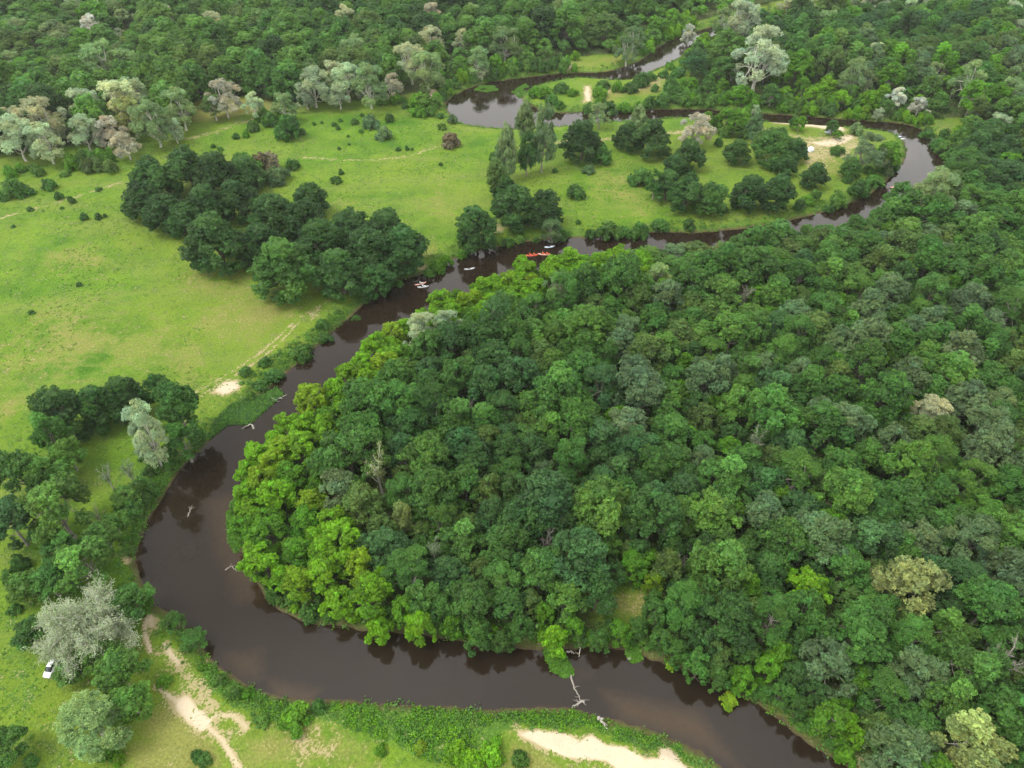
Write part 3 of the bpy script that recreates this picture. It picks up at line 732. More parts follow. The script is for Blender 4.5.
SILVER2 = [(763, 52, 64, 'silver', 1.0), (742, 18, 44, 'silver', 1.1), (725, 18, 24, 'sage', 1.2), (877, 52, 26, 'beige', 1.0), (856, 72, 32, 'sage', 1.2), (868, 80, 20, 'sage', 1.2), (898, 96, 22, 'white', 1.0), (920, 104, 20, 'white', .9), (848, 60, 22, 'grey_green', 1.1),
           (972, 78, 38, 'sage', 1.2), (933, 74, 24, 'sage', 1.2), (1012, 92, 34, 'sage', 1.1), (1000, 122, 30, 'silver', .8), (1018, 30, 24, 'silver', 1.1), (1012, 12, 26, 'silver', 1.1), (826, 20, 28, 'sage', 1.0), (850, 6, 22, 'silver', 1.2), (868, 5, 22, 'silver', 1.2), (886, 4, 22, 'silver', 1.2), (911, 8, 22, 'silver', 1.2), (950, 4, 22, 'sage', 1.3), (790, 6, 24, 'beige', 1.2),
           (806, 10, 20, 'silver', 1.2), (776, 24, 18, 'sage', 1.1), (830, 4, 20, 'beige', 1.2), (930, 6, 20, 'silver', 1.2), (895, 20, 22, 'silver', .9), (690, 26, 14, 'white', 1.6), (925, 50, 34, 'olive', 1.1), (955, 54, 34, 'olive', 1.2), (985, 50, 34, 'olive', 1.2), (1005, 44, 30, 'olive', 1.2), (880, 110, 14, 'silver', 1.0), (815, 42, 18, 'sage', 1.0), (758, 104, 10, 'silver', 1.4)]
for u, v, w, t, a in SILVER2:
    px_plant('willow', 'willow_tree', 'tree', u, v, w, t, a, bark='pale', group='pale willows of the far right woods', words='{tone} right wood willow')

# forest specials
SPEC = [('willow', 420, 330, 46, 'silver', 1.1, 'greyish white feathery tree nearest the river in the lime fringe', 'willow_tree'), ('willow', 447, 326, 38, 'silver', 1.1, 'greyish white feathery tree beside its twin behind the lime fringe', 'willow_tree'),
        ('willow', 935, 412, 46, 'beige', 1.0, 'pale beige tree standing out in the dark right of the forest', 'willow_tree'), ('forest', 912, 580, 66, 'straw', 1.1, 'big straw yellow clumpy tree in the lower forest', 'leafy_tree'), ('forest', 972, 745, 78, 'straw', 1.1, 'big straw yellow tree at the bottom picture edge', 'leafy_tree'),
        ('maple', 812, 590, 54, 'lime', 1.0, 'single lime green tree beside the big straw yellow tree', 'bank_tree'), ('thin', 378, 468, 46, 'straw', 1.5, 'half bare yellowish tree with grey twigs behind the lime fringe', 'bare_tree'), ('poplar', 401, 514, 26, 'straw', 2.0, 'slim pale yellow leaning tree near the half bare yellowish tree', 'poplar_tree'),
        ('maple', 653, 582, 22, 'yellow_green', 1.5, 'slim yellow green tree at the grassy forest clearing', 'bank_tree'), ('dead', 745, 292, 26, 'brown', 1.6, 'brown bare tree in the upper forest beside a dark gap', 'dead_tree'), ('dead', 717, 246, 12, 'rust', 2.0, 'rusty dry tree at the upper forest edge near the river', 'dead_tree'),
        ('dead', 466, 405, 20, 'brown', 2.0, 'thin brown dead tree sunk between crowns in the middle forest', 'dead_tree'), ('dead', 547, 540, 30, 'brown', 1.6, 'twiggy grey dead tree in the lower forest', 'dead_tree'), ('dead', 600, 562, 24, 'brown', 1.0, 'low twiggy dead tree beside the grassy forest clearing', 'dead_tree'),
        ('dead', 684, 562, 22, 'brown', 1.6, 'dead pinkish trunk tree to the other side of the slim yellow green tree', 'dead_tree'), ('dead', 1006, 655, 56, 'brown', 1.6, 'large leaning dead tree with forked pale branches at the picture edge', 'dead_tree'), ('thin', 432, 545, 30, 'grey_green', 2.0, 'thin half bare grey green tree with pale stem above the lower river reach', 'bare_tree'),
        ('thin', 760, 440, 34, 'grey_green', 1.4, 'half bare pinkish grey tree in the middle of the forest', 'bare_tree'), ('willow', 660, 275, 30, 'sage', 1.2, 'sage green tree in the upper forest edge', 'willow_tree'), ('willow', 560, 285, 34, 'sage', 1.2, 'sage green tree behind the lime fringe of the upper reach', 'willow_tree'),
        ('forest', 480, 570, 26, 'olive', 1.5, 'olive tree with yellowish top above the lower reach', 'leafy_tree'), ('willow', 296, 520, 16, 'white', .8, 'tiny whitish tree top inside the lime fringe', 'willow_tree'), ('forest', 773, 388, 46, 'blue', 1.0, 'blue green tree with pale sheen in the middle forest', 'leafy_tree'), ('maple', 728, 448, 30, 'bright', 1.0, 'bright green tree below the blue green sheen tree', 'bank_tree'),
        ('willow', 936, 188, 52, 'sage', 1.1, 'sage green broad willow overhanging the far river bend', 'willow_tree'), ('willow', 1000, 400, 34, 'sage', 1.1, 'sage tree beyond the pale beige forest tree', 'willow_tree'), ('willow', 820, 410, 40, 'grey_green', 1.1, 'grey green tree between the blue green and the beige tree', 'willow_tree'),
        ('willow', 700, 460, 36, 'grey_green', 1.1, 'greyish tree near the bright green tree of the middle forest', 'willow_tree'), ('willow', 545, 470, 26, 'grey_green', 1.2, 'greyish narrow tree in the middle forest', 'willow_tree'), ('dead', 900, 372, 20, 'brown', 1.4, 'bare tree with dark stems beside the pale beige tree', 'dead_tree')]
SPX = []
for k, u, v, w, t, a, lb, nm in SPEC:
    d = px_plant(k, nm, 'tree', u, v, w, t, a, bark={'dead': 'red' if t == 'rust' else 'grey', 'thin': 'pale'}.get(k, 'grey'), label=lb)
    SPX.append((d['x'], d['y'], d['R']))

# --- the filled woods
def scatter(poly, rmin, rmax, avoid, seed, margin=1.0, rv=2.6, tries=60000, wfun=None):
    rng = np.random.default_rng(seed)
    lo, hi = poly.min(0), poly.max(0)
    lo = np.maximum(lo, [-420, 18]); hi = np.minimum(hi, [420, 520])
    P = rng.uniform(lo, hi, (tries, 2))
    P = P[inside(P, poly)]
    P = P[river_sd(P) > rv]
    u, v = project(P[:, 0], P[:, 1], 8.0)
    P = P[(u > -75) & (u < 1100) & (v > -45) & (v < 850)]
    for c in CLEARINGS + [FOREST_CLEAR]: P = P[poly_sd(P, c) > margin]
    r = rng.uniform(rmin, rmax, len(P))
    if wfun is not None: r = r * wfun(P)
    cell = 8.0; grid = {}
    out = []
    def ok(p, rr):
        i, j = int(p[0] // cell), int(p[1] // cell)
        for a in (-2, -1, 0, 1, 2):
            for b in (-2, -1, 0, 1, 2):
                for q in grid.get((i + a, j + b), ()):
                    if (q[0] - p[0]) ** 2 + (q[1] - p[1]) ** 2 < (.70 * (q[2] + rr)) ** 2: return False
        return True
    for q in avoid: grid.setdefault((int(q[0] // cell), int(q[1] // cell)), []).append((q[0], q[1], q[2] * .9))
    for p, rr in zip(P, r):
        if ok(p, rr):
            grid.setdefault((int(p[0] // cell), int(p[1] // cell)), []).append((p[0], p[1], rr)); out.append((p[0], p[1], rr))
    return out

allp = lambda: [(d['x'], d['y'], d['R']) for d in PLANTS]
LIME_POLY = G([(228, 478), (240, 455), (262, 432), (292, 405), (320, 385), (350, 362), (380, 332), (402, 312), (432, 300), (470, 280), (520, 262), (570, 252), (640, 250), (660, 262), (620, 274), (560, 280), (520, 292), (480, 305), (445, 322), (415, 340), (385, 368), (350, 398), (318, 425), (300, 452), (290, 470), (318, 495), (345, 530), (372, 560),
               (372, 595), (350, 612), (310, 616), (270, 600), (250, 570), (262, 530), (245, 500)], 8.0)
lime = scatter(LIME_POLY, 2.3, 3.6, SPX, 5, rv=1.2)
lime_pts = lime
for x, y, r in lime:
    t = ['lime', 'lime', 'yellow_green', 'lime', 'lime', 'bright'][int(RNG.integers(6))]
    add_plant('maple', 'bank_tree', 'tree', x, y, r * 1.18, r * RNG.uniform(2.3, 3.0), t, group='lime green trees fringing the inner river bend', words='{tone} fringe tree', jitter=.07)
for u, v, w, t in [(378, 622, 30, 'lime'), (418, 618, 36, 'lime'), (400, 606, 30, 'bright'), (552, 634, 32, 'lime'), (545, 612, 24, 'bright'), (450, 622, 26, 'bright'), (478, 628, 34, 'mid'), (500, 636, 26, 'mid'), (520, 624, 30, 'mid'), (440, 606, 30, 'mid'), (672, 662, 10, 'yellow_green'), (732, 694, 20, 'yellow_green'), (768, 665, 28, 'bright'),
                   (848, 720, 24, 'lime'), (858, 735, 22, 'lime'), (845, 700, 20, 'bright'), (620, 628, 26, 'bright'), (600, 634, 24, 'mid'), (640, 626, 24, 'mid'), (662, 636, 26, 'mid'), (655, 600, 22, 'mid'), (570, 622, 26, 'bright'), (580, 634, 20, 'mid'), (700, 660, 34, 'mid'), (720, 672, 28, 'mid'), (745, 676, 28, 'bright'), (785, 690, 28, 'mid'), (678, 646, 28, 'mid'), (800, 705, 24, 'mid')]:
    px_plant('maple', 'bank_tree', 'tree', u, v, w, t, 1.0 if w < 22 else 1.4, group='bank trees along the lower reach', words='{tone} small lower bank tree')

forest = scatter(INNER_FOREST, 3.0, 4.9, allp(), 6, rv=2.2)
young = scatter(INNER_FOREST, 1.9, 3.0, [(q[0], q[1], q[2] * 1.02) for q in allp() + forest], 16, rv=1.2, tries=90000)
FOREST_TONES = (['dark'] * 4 + ['blue'] * 4 + ['mid'] * 7 + ['fresh'] * 3 + ['olive'] * 2 + ['grey_green'] * 2)
fl = []
for x, y, r in forest:
    g = fbm(np.array([x]), np.array([y]), 40, 77)[0]
    i = int(np.clip((g - .5) * 26 + RNG.normal(0, 5) + len(FOREST_TONES) / 2 + 1.5, 0, len(FOREST_TONES) - 1))
    fl.append((x, y, r, FOREST_TONES[i]))
# far right woods, far left woods
farR = scatter(RIGHT_WOODS, 3.8, 6.0, allp(), 8, rv=2.5)
farL = scatter(LEFT_WOODS, 4.6, 7.4, allp(), 9, rv=2.5)
TL = ['dark', 'mid', 'mid', 'fresh', 'fresh', 'olive', 'blue', 'mid']
TR = ['mid', 'mid', 'fresh', 'blue', 'dark', 'fresh', 'olive', 'grey_green']
cand = []
for x, y, r in young: cand.append(('maple', x, y, r, ['mid', 'fresh', 'dark', 'olive', 'bright'][int(RNG.integers(5))], 1.5, 'Y'))
for x, y, r, t in fl:
    k = ['forest', 'forest', 'forest', 'forest', 'oak', 'oak', 'maple', 'maple', 'willow', 'willow'][int(RNG.integers(10))]
    cand.append((k, x, y, r, t, RNG.uniform(1.15, 1.6), 'W' if k == 'willow' else 'F'))
def zone_tone(x, y, tones, seed):
    g = fbm(np.array([x]), np.array([y]), 45, seed)[0]
    return tones[int(np.clip((g - .5) * 12 + RNG.normal(0, 2) + 4, 0, 7))]
TLs = ['deep', 'dark', 'mid', 'mid', 'fresh', 'fresh', 'olive', 'fresh']; TRs = ['blue', 'dark', 'mid', 'mid', 'fresh', 'bright', 'olive', 'grey_green']
for x, y, r in farR:
    s = float(river_sd(np.array([[x, y]]))[0])
    if s < 18: cand.append(('maple', x, y, r * .66, ['bright', 'fresh', 'lime', 'bright', 'mid'][int(RNG.integers(5))], 1.15, 'R'))
    else: cand.append(('forest', x, y, r, zone_tone(x, y, TRs, 81), 1.35, 'R'))
for x, y, r in farL:
    s = float(river_sd(np.array([[x, y]]))[0])
    u_, v_ = project(x, y, 8)
    if u_ < 150 and v_ < 72: cand.append((['oak', 'maple', 'willow'][int(RNG.integers(3))], x, y, r * .8, ['fresh', 'olive', 'bright', 'sage', 'fresh', 'mid'][int(RNG.integers(6))], .95, 'L'))
    elif s < 22: cand.append(('maple', x, y, r * .55, ['bright', 'mid', 'fresh', 'bright'][int(RNG.integers(4))], 1.1, 'L'))
    else: cand.append(('oak', x, y, r, zone_tone(x, y, TLs, 83), 1.2, 'L'))
LP = LIME_POLY
lp_sd = poly_sd(np.array([[c[1], c[2]] for c in cand]), LP)
for q in range(len(cand)):
    k, x, y, r, t, a, zone = cand[q]
    if zone in 'FYW' and lp_sd[q] < 2.5: k, t, a, zone = 'maple', ['lime', 'lime', 'bright'][int(RNG.integers(3))], min(a, 1.3), 'Y'
    H = max(5.0, 2 * r * a * RNG.uniform(.85, 1.12))
    if zone in 'FYW' and project(x, y, 0)[1] < 285 and float(river_sd(np.array([[x, y]]))[0]) < 24: H *= .55 if project(x, y, 0)[0] < 715 else .85
    cand[q] = (k, x, y, r, t, H, zone, 2 * r * FOC / depth_at(x, y, H * .6))

def in_view(c):
    u, v = project(c[1], c[2], c[5] * .7)
    m = c[7] * .55
    return -m < u < 1024 + m and -m < v < 768 + m
rest = []
for zone, cap, nm, grp, wd in (('W', 160, 'feathery_tree', 'feathery trees of the riverbend forest', '{tone} feathery forest tree'), ('Y', 260, 'young_tree', 'young trees filling gaps of the riverbend forest', '{tone} young tree'), ('F', 310, 'forest_tree', 'trees of the riverbend forest', '{tone} forest tree'), ('R', 300, 'woodland_tree', 'trees of the woods beyond the river', '{tone} right wood tree'), ('L', 320, 'broadleaf_tree', 'trees of the woods behind the meadow', '{tone} left wood tree')):
    z = [c for c in cand if c[6] == zone and in_view(c)]
    rest += [c for c in cand if c[6] == zone and not in_view(c)]
    z.sort(key=lambda c: -c[7])
    rest += z[cap:]
    for k, x, y, r, t, H, _, px in z[:cap]:
        add_plant(k, nm, 'tree', x, y, r * 1.20, H, t, group=grp, words=wd, bark='grey' if RNG.random() < .3 else 'normal')
    print('zone', zone, 'in view', len(z))
print('rest', len(rest))

# the remaining trees of the woods: one mass
def lowdetail(seed, R, H):
    rng = np.random.default_rng(seed)
    lb = np.array(dome_lobes(seed, R * .82, H * .35, H * .88, [(1, .1, 1.0, 1.1), (4, .48, .82, 1.0), (6, .85, .45, .95)], R * .36, R * .07))
    out = MB()
    for x, y, z, r in lb:
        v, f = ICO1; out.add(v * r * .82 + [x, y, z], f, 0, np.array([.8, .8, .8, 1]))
        k = 70; d = norm(rng.normal(size=(k, 3)) + np.array([x / R * .8, y / R * .8, .6]))
        lt = tint_of(rng, 1, 1, .13, .05)
        leaves(out, np.array([x, y, z]) + d * r * rng.uniform(.85, 1.15, (k, 1)), norm(d + rng.normal(size=(k, 3)) * .6 + [0, 0, .3]), R * .095, rng, tint_of(rng, k, 1, .16, .05) * lt)
    return np.concatenate(out.v), out.f, np.concatenate(out.c)
if rest:
    tmpl = [lowdetail(700 + i, 5, 14) for i in range(5)]
    mb = MB(); zs = height(np.array([[c[1], c[2]] for c in rest]))
    for (k, x, y, r, t, H, _, px), z in zip(rest, zs):
        V, Fs, C = tmpl[int(RNG.integers(5))]
        a = RNG.uniform(0, 6.28); s = r * 1.12 / 5
        W = np.stack([(V[:, 0] * math.cos(a) - V[:, 1] * math.sin(a)) * s + x, (V[:, 0] * math.sin(a) + V[:, 1] * math.cos(a)) * s + y, V[:, 2] * H / 14 + z], 1)
        col = C * np.array([*(np.array(LEAF[t]) * (1 + RNG.normal(0, .1))), 1])
        base = mb.n; mb.v.append(W); mb.c.append(col); mb.n += len(W)
        for f in Fs: mb.f.append(f + base); mb.m.append(np.zeros(len(f))); mb.sm.append(np.zeros(len(f)))
    tag(link('far_woods', mb.mesh('far_woods', [M_MASS])), 'green mass of remote woodland beyond the nearer trees', None, None, 'stuff')

# --- bushes
BUSH = [(12, 187, 22, 'mid'), (22, 190, 18, 'mid'), (2, 195, 16, 'mid'), (48, 184, 22, 'mid'), (58, 196, 10, 'dark'), (71, 200, 8, 'mid'), (98, 189, 9, 'mid'), (30, 209, 6, 'dark'), (62, 208, 5, 'dark'), (84, 217, 9, 'dark'), (98, 217, 10, 'mid'), (105, 216, 6, 'mid'), (79, 284, 6, 'dark'), (32, 313, 7, 'dark'), (10, 172, 16, 'bright'), (13, 226, 4, 'dark'),
        (72, 162, 16, 'bright'), (84, 160, 20, 'fresh'), (100, 158, 18, 'bright'), (90, 166, 18, 'olive'), (110, 166, 14, 'olive'), (64, 173, 12, 'fresh'), (112, 150, 18, 'bright'), (36, 170, 12, 'fresh'), (20, 168, 10, 'bright'),
        (262, 164, 30, 'brown'), (248, 170, 28, 'dark'), (292, 165, 18, 'dark'), (275, 175, 22, 'grey_green'), (240, 158, 18, 'dark'), (288, 128, 24, 'dark'), (270, 120, 20, 'mid'), (284, 116, 18, 'bright'), (262, 116, 16, 'bright'), (252, 126, 12, 'mid'), (300, 132, 10, 'dark'), (246, 134, 9, 'bright'), (236, 136, 7, 'mid'), (220, 148, 8, 'mid'), (213, 145, 5, 'dark'),
        (371, 122, 15, 'grey_green'), (384, 133, 20, 'grey_green'), (389, 118, 10, 'dark'), (354, 121, 8, 'mid'), (340, 120, 7, 'mid'), (338, 128, 6, 'dark'), (334, 124, 6, 'dark'), (362, 115, 5, 'mid'), (322, 123, 5, 'dark'), (361, 131, 5, 'mid'), (348, 136, 4, 'dark'), (314, 124, 5, 'dark'), (398, 149, 5, 'dark'), (407, 148, 5, 'dark'), (412, 149, 4, 'dark'), (349, 144, 4, 'dark'), (339, 148, 4, 'mid'),
        (451, 141, 18, 'brown'), (442, 127, 8, 'fresh'), (441, 164, 4, 'dark'), (336, 180, 10, 'mid'), (341, 172, 6, 'dark'), (382, 102, 12, 'bright'), (422, 105, 24, 'bright'), (430, 112, 14, 'fresh'), (440, 116, 12, 'mid'), (452, 119, 12, 'grey_green'), (405, 106, 10, 'dark'), (425, 90, 16, 'sage'), (395, 98, 18, 'bright'), (402, 100, 14, 'mid'),
        (589, 170, 15, 'grey_green'), (575, 192, 19, 'dark'), (555, 171, 6, 'dark'), (603, 156, 22, 'mid'), (610, 226, 26, 'mid'), (640, 226, 26, 'mid'), (625, 228, 18, 'mid'), (660, 222, 22, 'mid'), (590, 230, 10, 'mid'), (578, 222, 8, 'mid'), (690, 222, 16, 'mid'), (642, 178, 20, 'mid'), (498, 155, 10, 'mid'), (494, 156, 12, 'dark'), (495, 165, 12, 'dark'),
        (719, 142, 10, 'mid'), (742, 118, 24, 'bright'), (715, 122, 16, 'bright'), (726, 130, 16, 'fresh'), (837, 150, 12, 'mid'), (808, 200, 14, 'bright'), (800, 205, 12, 'mid'), (840, 196, 18, 'fresh'), (860, 186, 18, 'mid'), (876, 178, 16, 'mid'), (884, 168, 14, 'mid'), (868, 170, 14, 'fresh'), (830, 205, 16, 'mid'), (815, 196, 12, 'fresh'), (848, 180, 12, 'mid'), (895, 163, 14, 'mid'), (745, 133, 12, 'mid'),
        (890, 168, 10, 'sage'), (856, 129, 14, 'sage'), (735, 205, 12, 'mid'), (725, 210, 10, 'mid'),
        (940, 138, 20, 'mid'), (950, 146, 20, 'fresh'), (958, 152, 18, 'mid'), (966, 160, 18, 'fresh'), (972, 150, 18, 'bright'), (962, 136, 16, 'fresh'), (930, 128, 16, 'mid'), (970, 138, 16, 'bright'), (978, 168, 20, 'bright'), (985, 152, 18, 'bright'),
        (545, 92, 18, 'bright'), (552, 100, 18, 'mid'), (562, 88, 16, 'mid'), (572, 92, 14, 'bright'), (600, 92, 14, 'bright'), (604, 84, 12, 'mid'), (618, 86, 14, 'bright'), (630, 88, 16, 'mid'), (642, 80, 16, 'mid'), (650, 76, 14, 'mid'), (636, 84, 12, 'mid'), (610, 104, 16, 'mid'), (590, 104, 14, 'mid'), (625, 104, 14, 'bright'), (650, 100, 12, 'mid'), (664, 98, 16, 'dark'), (672, 88, 18, 'mid'), (678, 98, 16, 'mid'), (664, 74, 14, 'mid'), (670, 66, 12, 'bright'), (655, 88, 10, 'mid'), (640, 104, 14, 'bright'), (600, 100, 10, 'bright'), (535, 92, 14, 'bright'), (678, 72, 14, 'mid'), (684, 84, 16, 'bright'), (560, 104, 12, 'bright'),
        (163, 681, 16, 'bright'), (246, 690, 18, 'bright'), (218, 678, 18, 'fresh'), (232, 690, 16, 'fresh'), (295, 717, 28, 'bright'), (262, 722, 16, 'fresh'), (318, 704, 16, 'mid'), (380, 750, 14, 'bright'), (455, 752, 30, 'lime'), (490, 752, 30, 'lime'), (470, 762, 28, 'lime'), (420, 748, 14, 'yellow_green'), (415, 742, 12, 'fresh'), (520, 758, 20, 'fresh'),
        (200, 665, 12, 'bright'), (203, 760, 18, 'mid'), (196, 755, 14, 'mid'), (110, 752, 18, 'bright'), (118, 760, 16, 'lime'), (98, 756, 12, 'bright'),
        (355, 312, 14, 'mid'), (325, 333, 16, 'dark'), (300, 348, 22, 'dark'), (272, 372, 22, 'mid'), (258, 382, 18, 'mid'), (245, 372, 12, 'mid'), (322, 322, 12, 'mid'), (366, 296, 10, 'mid'), (436, 262, 20, 'bright'), (446, 256, 18, 'bright'), (428, 268, 14, 'fresh'), (462, 250, 14, 'bright'), (398, 278, 12, 'mid'), (250, 392, 12, 'fresh'), (265, 362, 14, 'dark'), (508, 238, 12, 'mid'), (520, 236, 12, 'fresh'), (536, 236, 10, 'mid'), (562, 230, 16, 'mid'),
        (130, 505, 24, 'mid'), (140, 490, 24, 'mid'), (120, 505, 18, 'dark'), (150, 470, 18, 'mid'), (168, 462, 16, 'mid'), (20, 562, 16, 'mid'), (30, 760, 18, 'mid'), (15, 610, 14, 'dark'), (8, 575, 14, 'mid'),
        (690, 250, 10, 'bright')]
for u, v, w, t in BUSH:
    px_plant('bush', 'shrub', 'shrub', u, v, w * RNG.uniform(.7, 1.15), {'dark': 'mid'}.get(t, t), .55 if t == 'brown' else RNG.uniform(.5, .95), group='shrubs of the meadow and banks', words='{tone} shrub')

FARBANK = [G([(705, 42), (684, 62), (680, 108), (740, 116), (870, 123), (930, 130), (955, 150), (950, 195), (1010, 195), (1030, 130), (960, 100), (700, 90)]), G([(436, 112), (440, 80), (560, 55), (650, 35), (690, 15), (694, 34), (660, 58), (620, 72), (500, 84), (452, 100)]),
           G([(232, 500), (250, 495), (275, 580), (310, 606), (400, 618), (500, 632), (600, 632), (660, 644), (740, 672), (800, 708), (860, 752), (840, 765), (770, 715), (720, 700), (640, 662), (520, 655), (400, 640), (300, 628), (250, 600), (236, 550)])]
for i, pl in enumerate(FARBANK):
    for x, y, r in scatter(pl, *((1.5, 2.9) if i < 2 else (.8, 1.7)), allp() if i < 2 else [(a, b, c * .55) for a, b, c in allp()], 60 + i, rv=.8 if i < 2 else .1, tries=30000):
        if float(river_sd(np.array([[x, y]]))[0]) < 12:
            add_plant('bush', 'bank_shrub', 'shrub', x, y, r, r * RNG.uniform(1.4, 2.2), ['bright', 'fresh', 'mid', 'fresh', 'lime'][int(RNG.integers(5))], group='shrubs along the river banks', words='{tone} bank shrub')

# ------------------------------------------------------------------ ground cover masses
def mass(name, label, P, size, tones, per, leaf, hgt, seed, upn=.5):
    """P: (n,2); low clumps of leaves as ONE object"""
    rng = np.random.default_rng(seed); mb = MB(); n = len(P)
    z = np.maximum(height(P), -.02)
    s = size * rng.uniform(.5, 1.5, n)
    ti = rng.integers(0, len(tones), n)
    base = np.array([LEAF[t] for t in tones])[ti] * (1 + rng.normal(0, .14, (n, 1)))
    k = per
    e = norm(rng.normal(size=(n, k, 3)) * np.array([1, 1, .7]) + np.array([0, 0, .45]))
    rr = s[:, None, None] * rng.uniform(.35, 1.0, (n, k, 1))
    pos = np.concatenate([P, z[:, None]], 1)[:, None] + e * rr * np.array([1, 1, hgt])
    nn = norm(e * .6 + rng.normal(size=(n, k, 3)) * .5 + np.array([0, 0, upn]))
    col = np.repeat(base, k, 0) * tint_of(rng, n * k, 1, .14, .05)[:, :3]
    leaves(mb, pos.reshape(-1, 3), nn.reshape(-1, 3), leaf, rng, np.concatenate([col, np.ones((n * k, 1))], 1))
    return tag(link(name, mb.mesh(name, [M_MASS])), label, None, None, 'stuff')

def rand_in(poly, n, seed, rv=None, near=None):
    rng = np.random.default_rng(seed); lo, hi = poly.min(0), poly.max(0)
    lo = np.maximum(lo, [-420, 18]); hi = np.minimum(hi, [420, 500])
    P = rng.uniform(lo, hi, (n, 2)); P = P[inside(P, poly)]
    s = river_sd(P)
    if rv is not None: P = P[s > rv]; s = s[s > rv]
    if near is not None: P = P[s < near]
    u, v = project(P[:, 0], P[:, 1], 1.0)
    return P[(u > -30) & (u < 1054) & (v > -20) & (v < 800)]

und = np.vstack([rand_in(INNER_FOREST, 14000, 31, .6), rand_in(RIGHT_WOODS, 5000, 32, .6), rand_in(LEFT_WOODS, 6000, 33, .6)])
for c in CLEARINGS + [FOREST_CLEAR]: und = und[poly_sd(und, c) > 0]
und2 = und[::4]
mass('young_thicket', 'young saplings and thicket between the trunks of the woods', und2, 2.0, ['dark', 'mid', 'mid', 'fresh', 'olive'], 60, .30, 1.9, 47)
mass('undergrowth', 'dense green undergrowth filling the floor of the woods', und, 1.35, ['dark', 'mid', 'mid', 'fresh'], 26, .30, 1.1, 41)
# bank growth: a ragged strip of tall herbs along both banks
allb = np.random.default_rng(50).uniform([-300, 25], [330, 470], (160000, 2))
u, v = project(allb[:, 0], allb[:, 1], 0.5); allb = allb[(u > -30) & (u < 1054) & (v > -20) & (v < 800)]
sdb = river_sd(allb)
keep = (sdb > -.7) & (sdb < 3.6 + 2.5 * (fbm(allb[:, 0], allb[:, 1], 9, 61) - .5)) & (fbm(allb[:, 0], allb[:, 1], 5, 62) > .27)
for pl, st, soft in SAND:
    if st > .7: keep &= poly_sd(allb, G(pl)) > .2
bank = np.vstack([allb[keep], rand_in(G([(300, 342), (345, 310), (385, 280), (398, 286), (350, 326), (312, 358), (290, 382), (262, 398), (240, 388), (270, 362)]), 2600, 71, -.2), rand_in(G([(120, 560), (150, 490), (205, 440), (215, 450), (165, 500), (140, 560)]), 1500, 72, -.2)])
mass('bank_herbs', 'ragged strip of tall green herbs along the river banks', bank, .75, ['mid', 'fresh', 'bright', 'fresh', 'olive'], 18, .20, 1.15, 42)
NEARBANK = G([(198, 655), (235, 684), (255, 696), (280, 704), (320, 705), (410, 708), (500, 715), (570, 711), (650, 736), (700, 756), (690, 768), (668, 745), (652, 752), (610, 742), (596, 730), (575, 737), (515, 727), (505, 745), (480, 770), (430, 765), (400, 745), (340, 728), (290, 730), (245, 712), (205, 676)])
nb = rand_in(NEARBANK, 9000, 34, -.3)
nb = nb[fbm(nb[:, 0], nb[:, 1], 4.5, 64) > .42]
mass('bank_nettles', 'bright green waist-high nettles on the bank below the river', nb, .62, ['fresh', 'bright', 'bright', 'mid', 'lime'], 22, .15, 1.1, 43)
MAT = G([(207, 440), (228, 424), (250, 424), (258, 416), (272, 404), (283, 394), (276, 388), (262, 396), (246, 400), (232, 408), (215, 424)])
mt = rand_in(MAT, 9000, 35); mt = mt[fbm(mt[:, 0], mt[:, 1], 3.5, 68) > .36]
mass('reed_bed', 'flat green reed bed reaching into the dark river', mt, .5, ['bright', 'fresh', 'mid', 'blue'], 20, .17, .8, 44)
m2 = np.vstack([rand_in(G(p), 5000, 36 + i) for i, p in enumerate([[(545, 650), (556, 648), (566, 660), (572, 672), (564, 676), (552, 668)], [(475, 90), (480, 86), (494, 86), (498, 90), (486, 92)], [(512, 92), (525, 84), (530, 88), (520, 98)], [(228, 512), (236, 514), (240, 545), (236, 552), (230, 540)], [(628, 652), (636, 648), (640, 658), (632, 660)], [(586, 706), (592, 702), (602, 716), (594, 722)]])])
m2 = m2[fbm(m2[:, 0], m2[:, 1], 3.0, 67) > .45]
mt = mt
mass('water_plants', 'green floating plant patches at the river edge', m2, .5, ['bright', 'fresh'], 16, .2, .5, 45)
MEADOW = G([(-80, 240), (-60, 170), (60, 158), (130, 150), (260, 120), (440, 100), (470, 135), (700, 125), (860, 135), (880, 180), (720, 225), (560, 232), (460, 245), (400, 272), (300, 330), (200, 430), (140, 470), (60, 600), (60, 800), (-60, 800)])
md = rand_in(MEADOW, 150000, 37, 1.0)
md = md[(fbm(md[:, 0], md[:, 1], 16, 66) > .47)]
mass('meadow_weeds', 'scattered low weeds and herbs over the meadow', md[:11000], .36, ['fresh', 'bright', 'fresh', 'lime', 'lime'], 8, .16, .4, 46)

# ------------------------------------------------------------------ boats, cars, driftwood
def loft(mb, secs, mat=0, cap=True):
    secs = np.asarray(secs, float); k, n = secs.shape[:2]
    i = np.arange(k * n).reshape(k, n); r = np.roll(i, -1, 1)
    mb.add(secs.reshape(-1, 3), np.stack([i[:-1], r[:-1], r[1:], i[1:]], -1).reshape(-1, 4), mat, None, True)

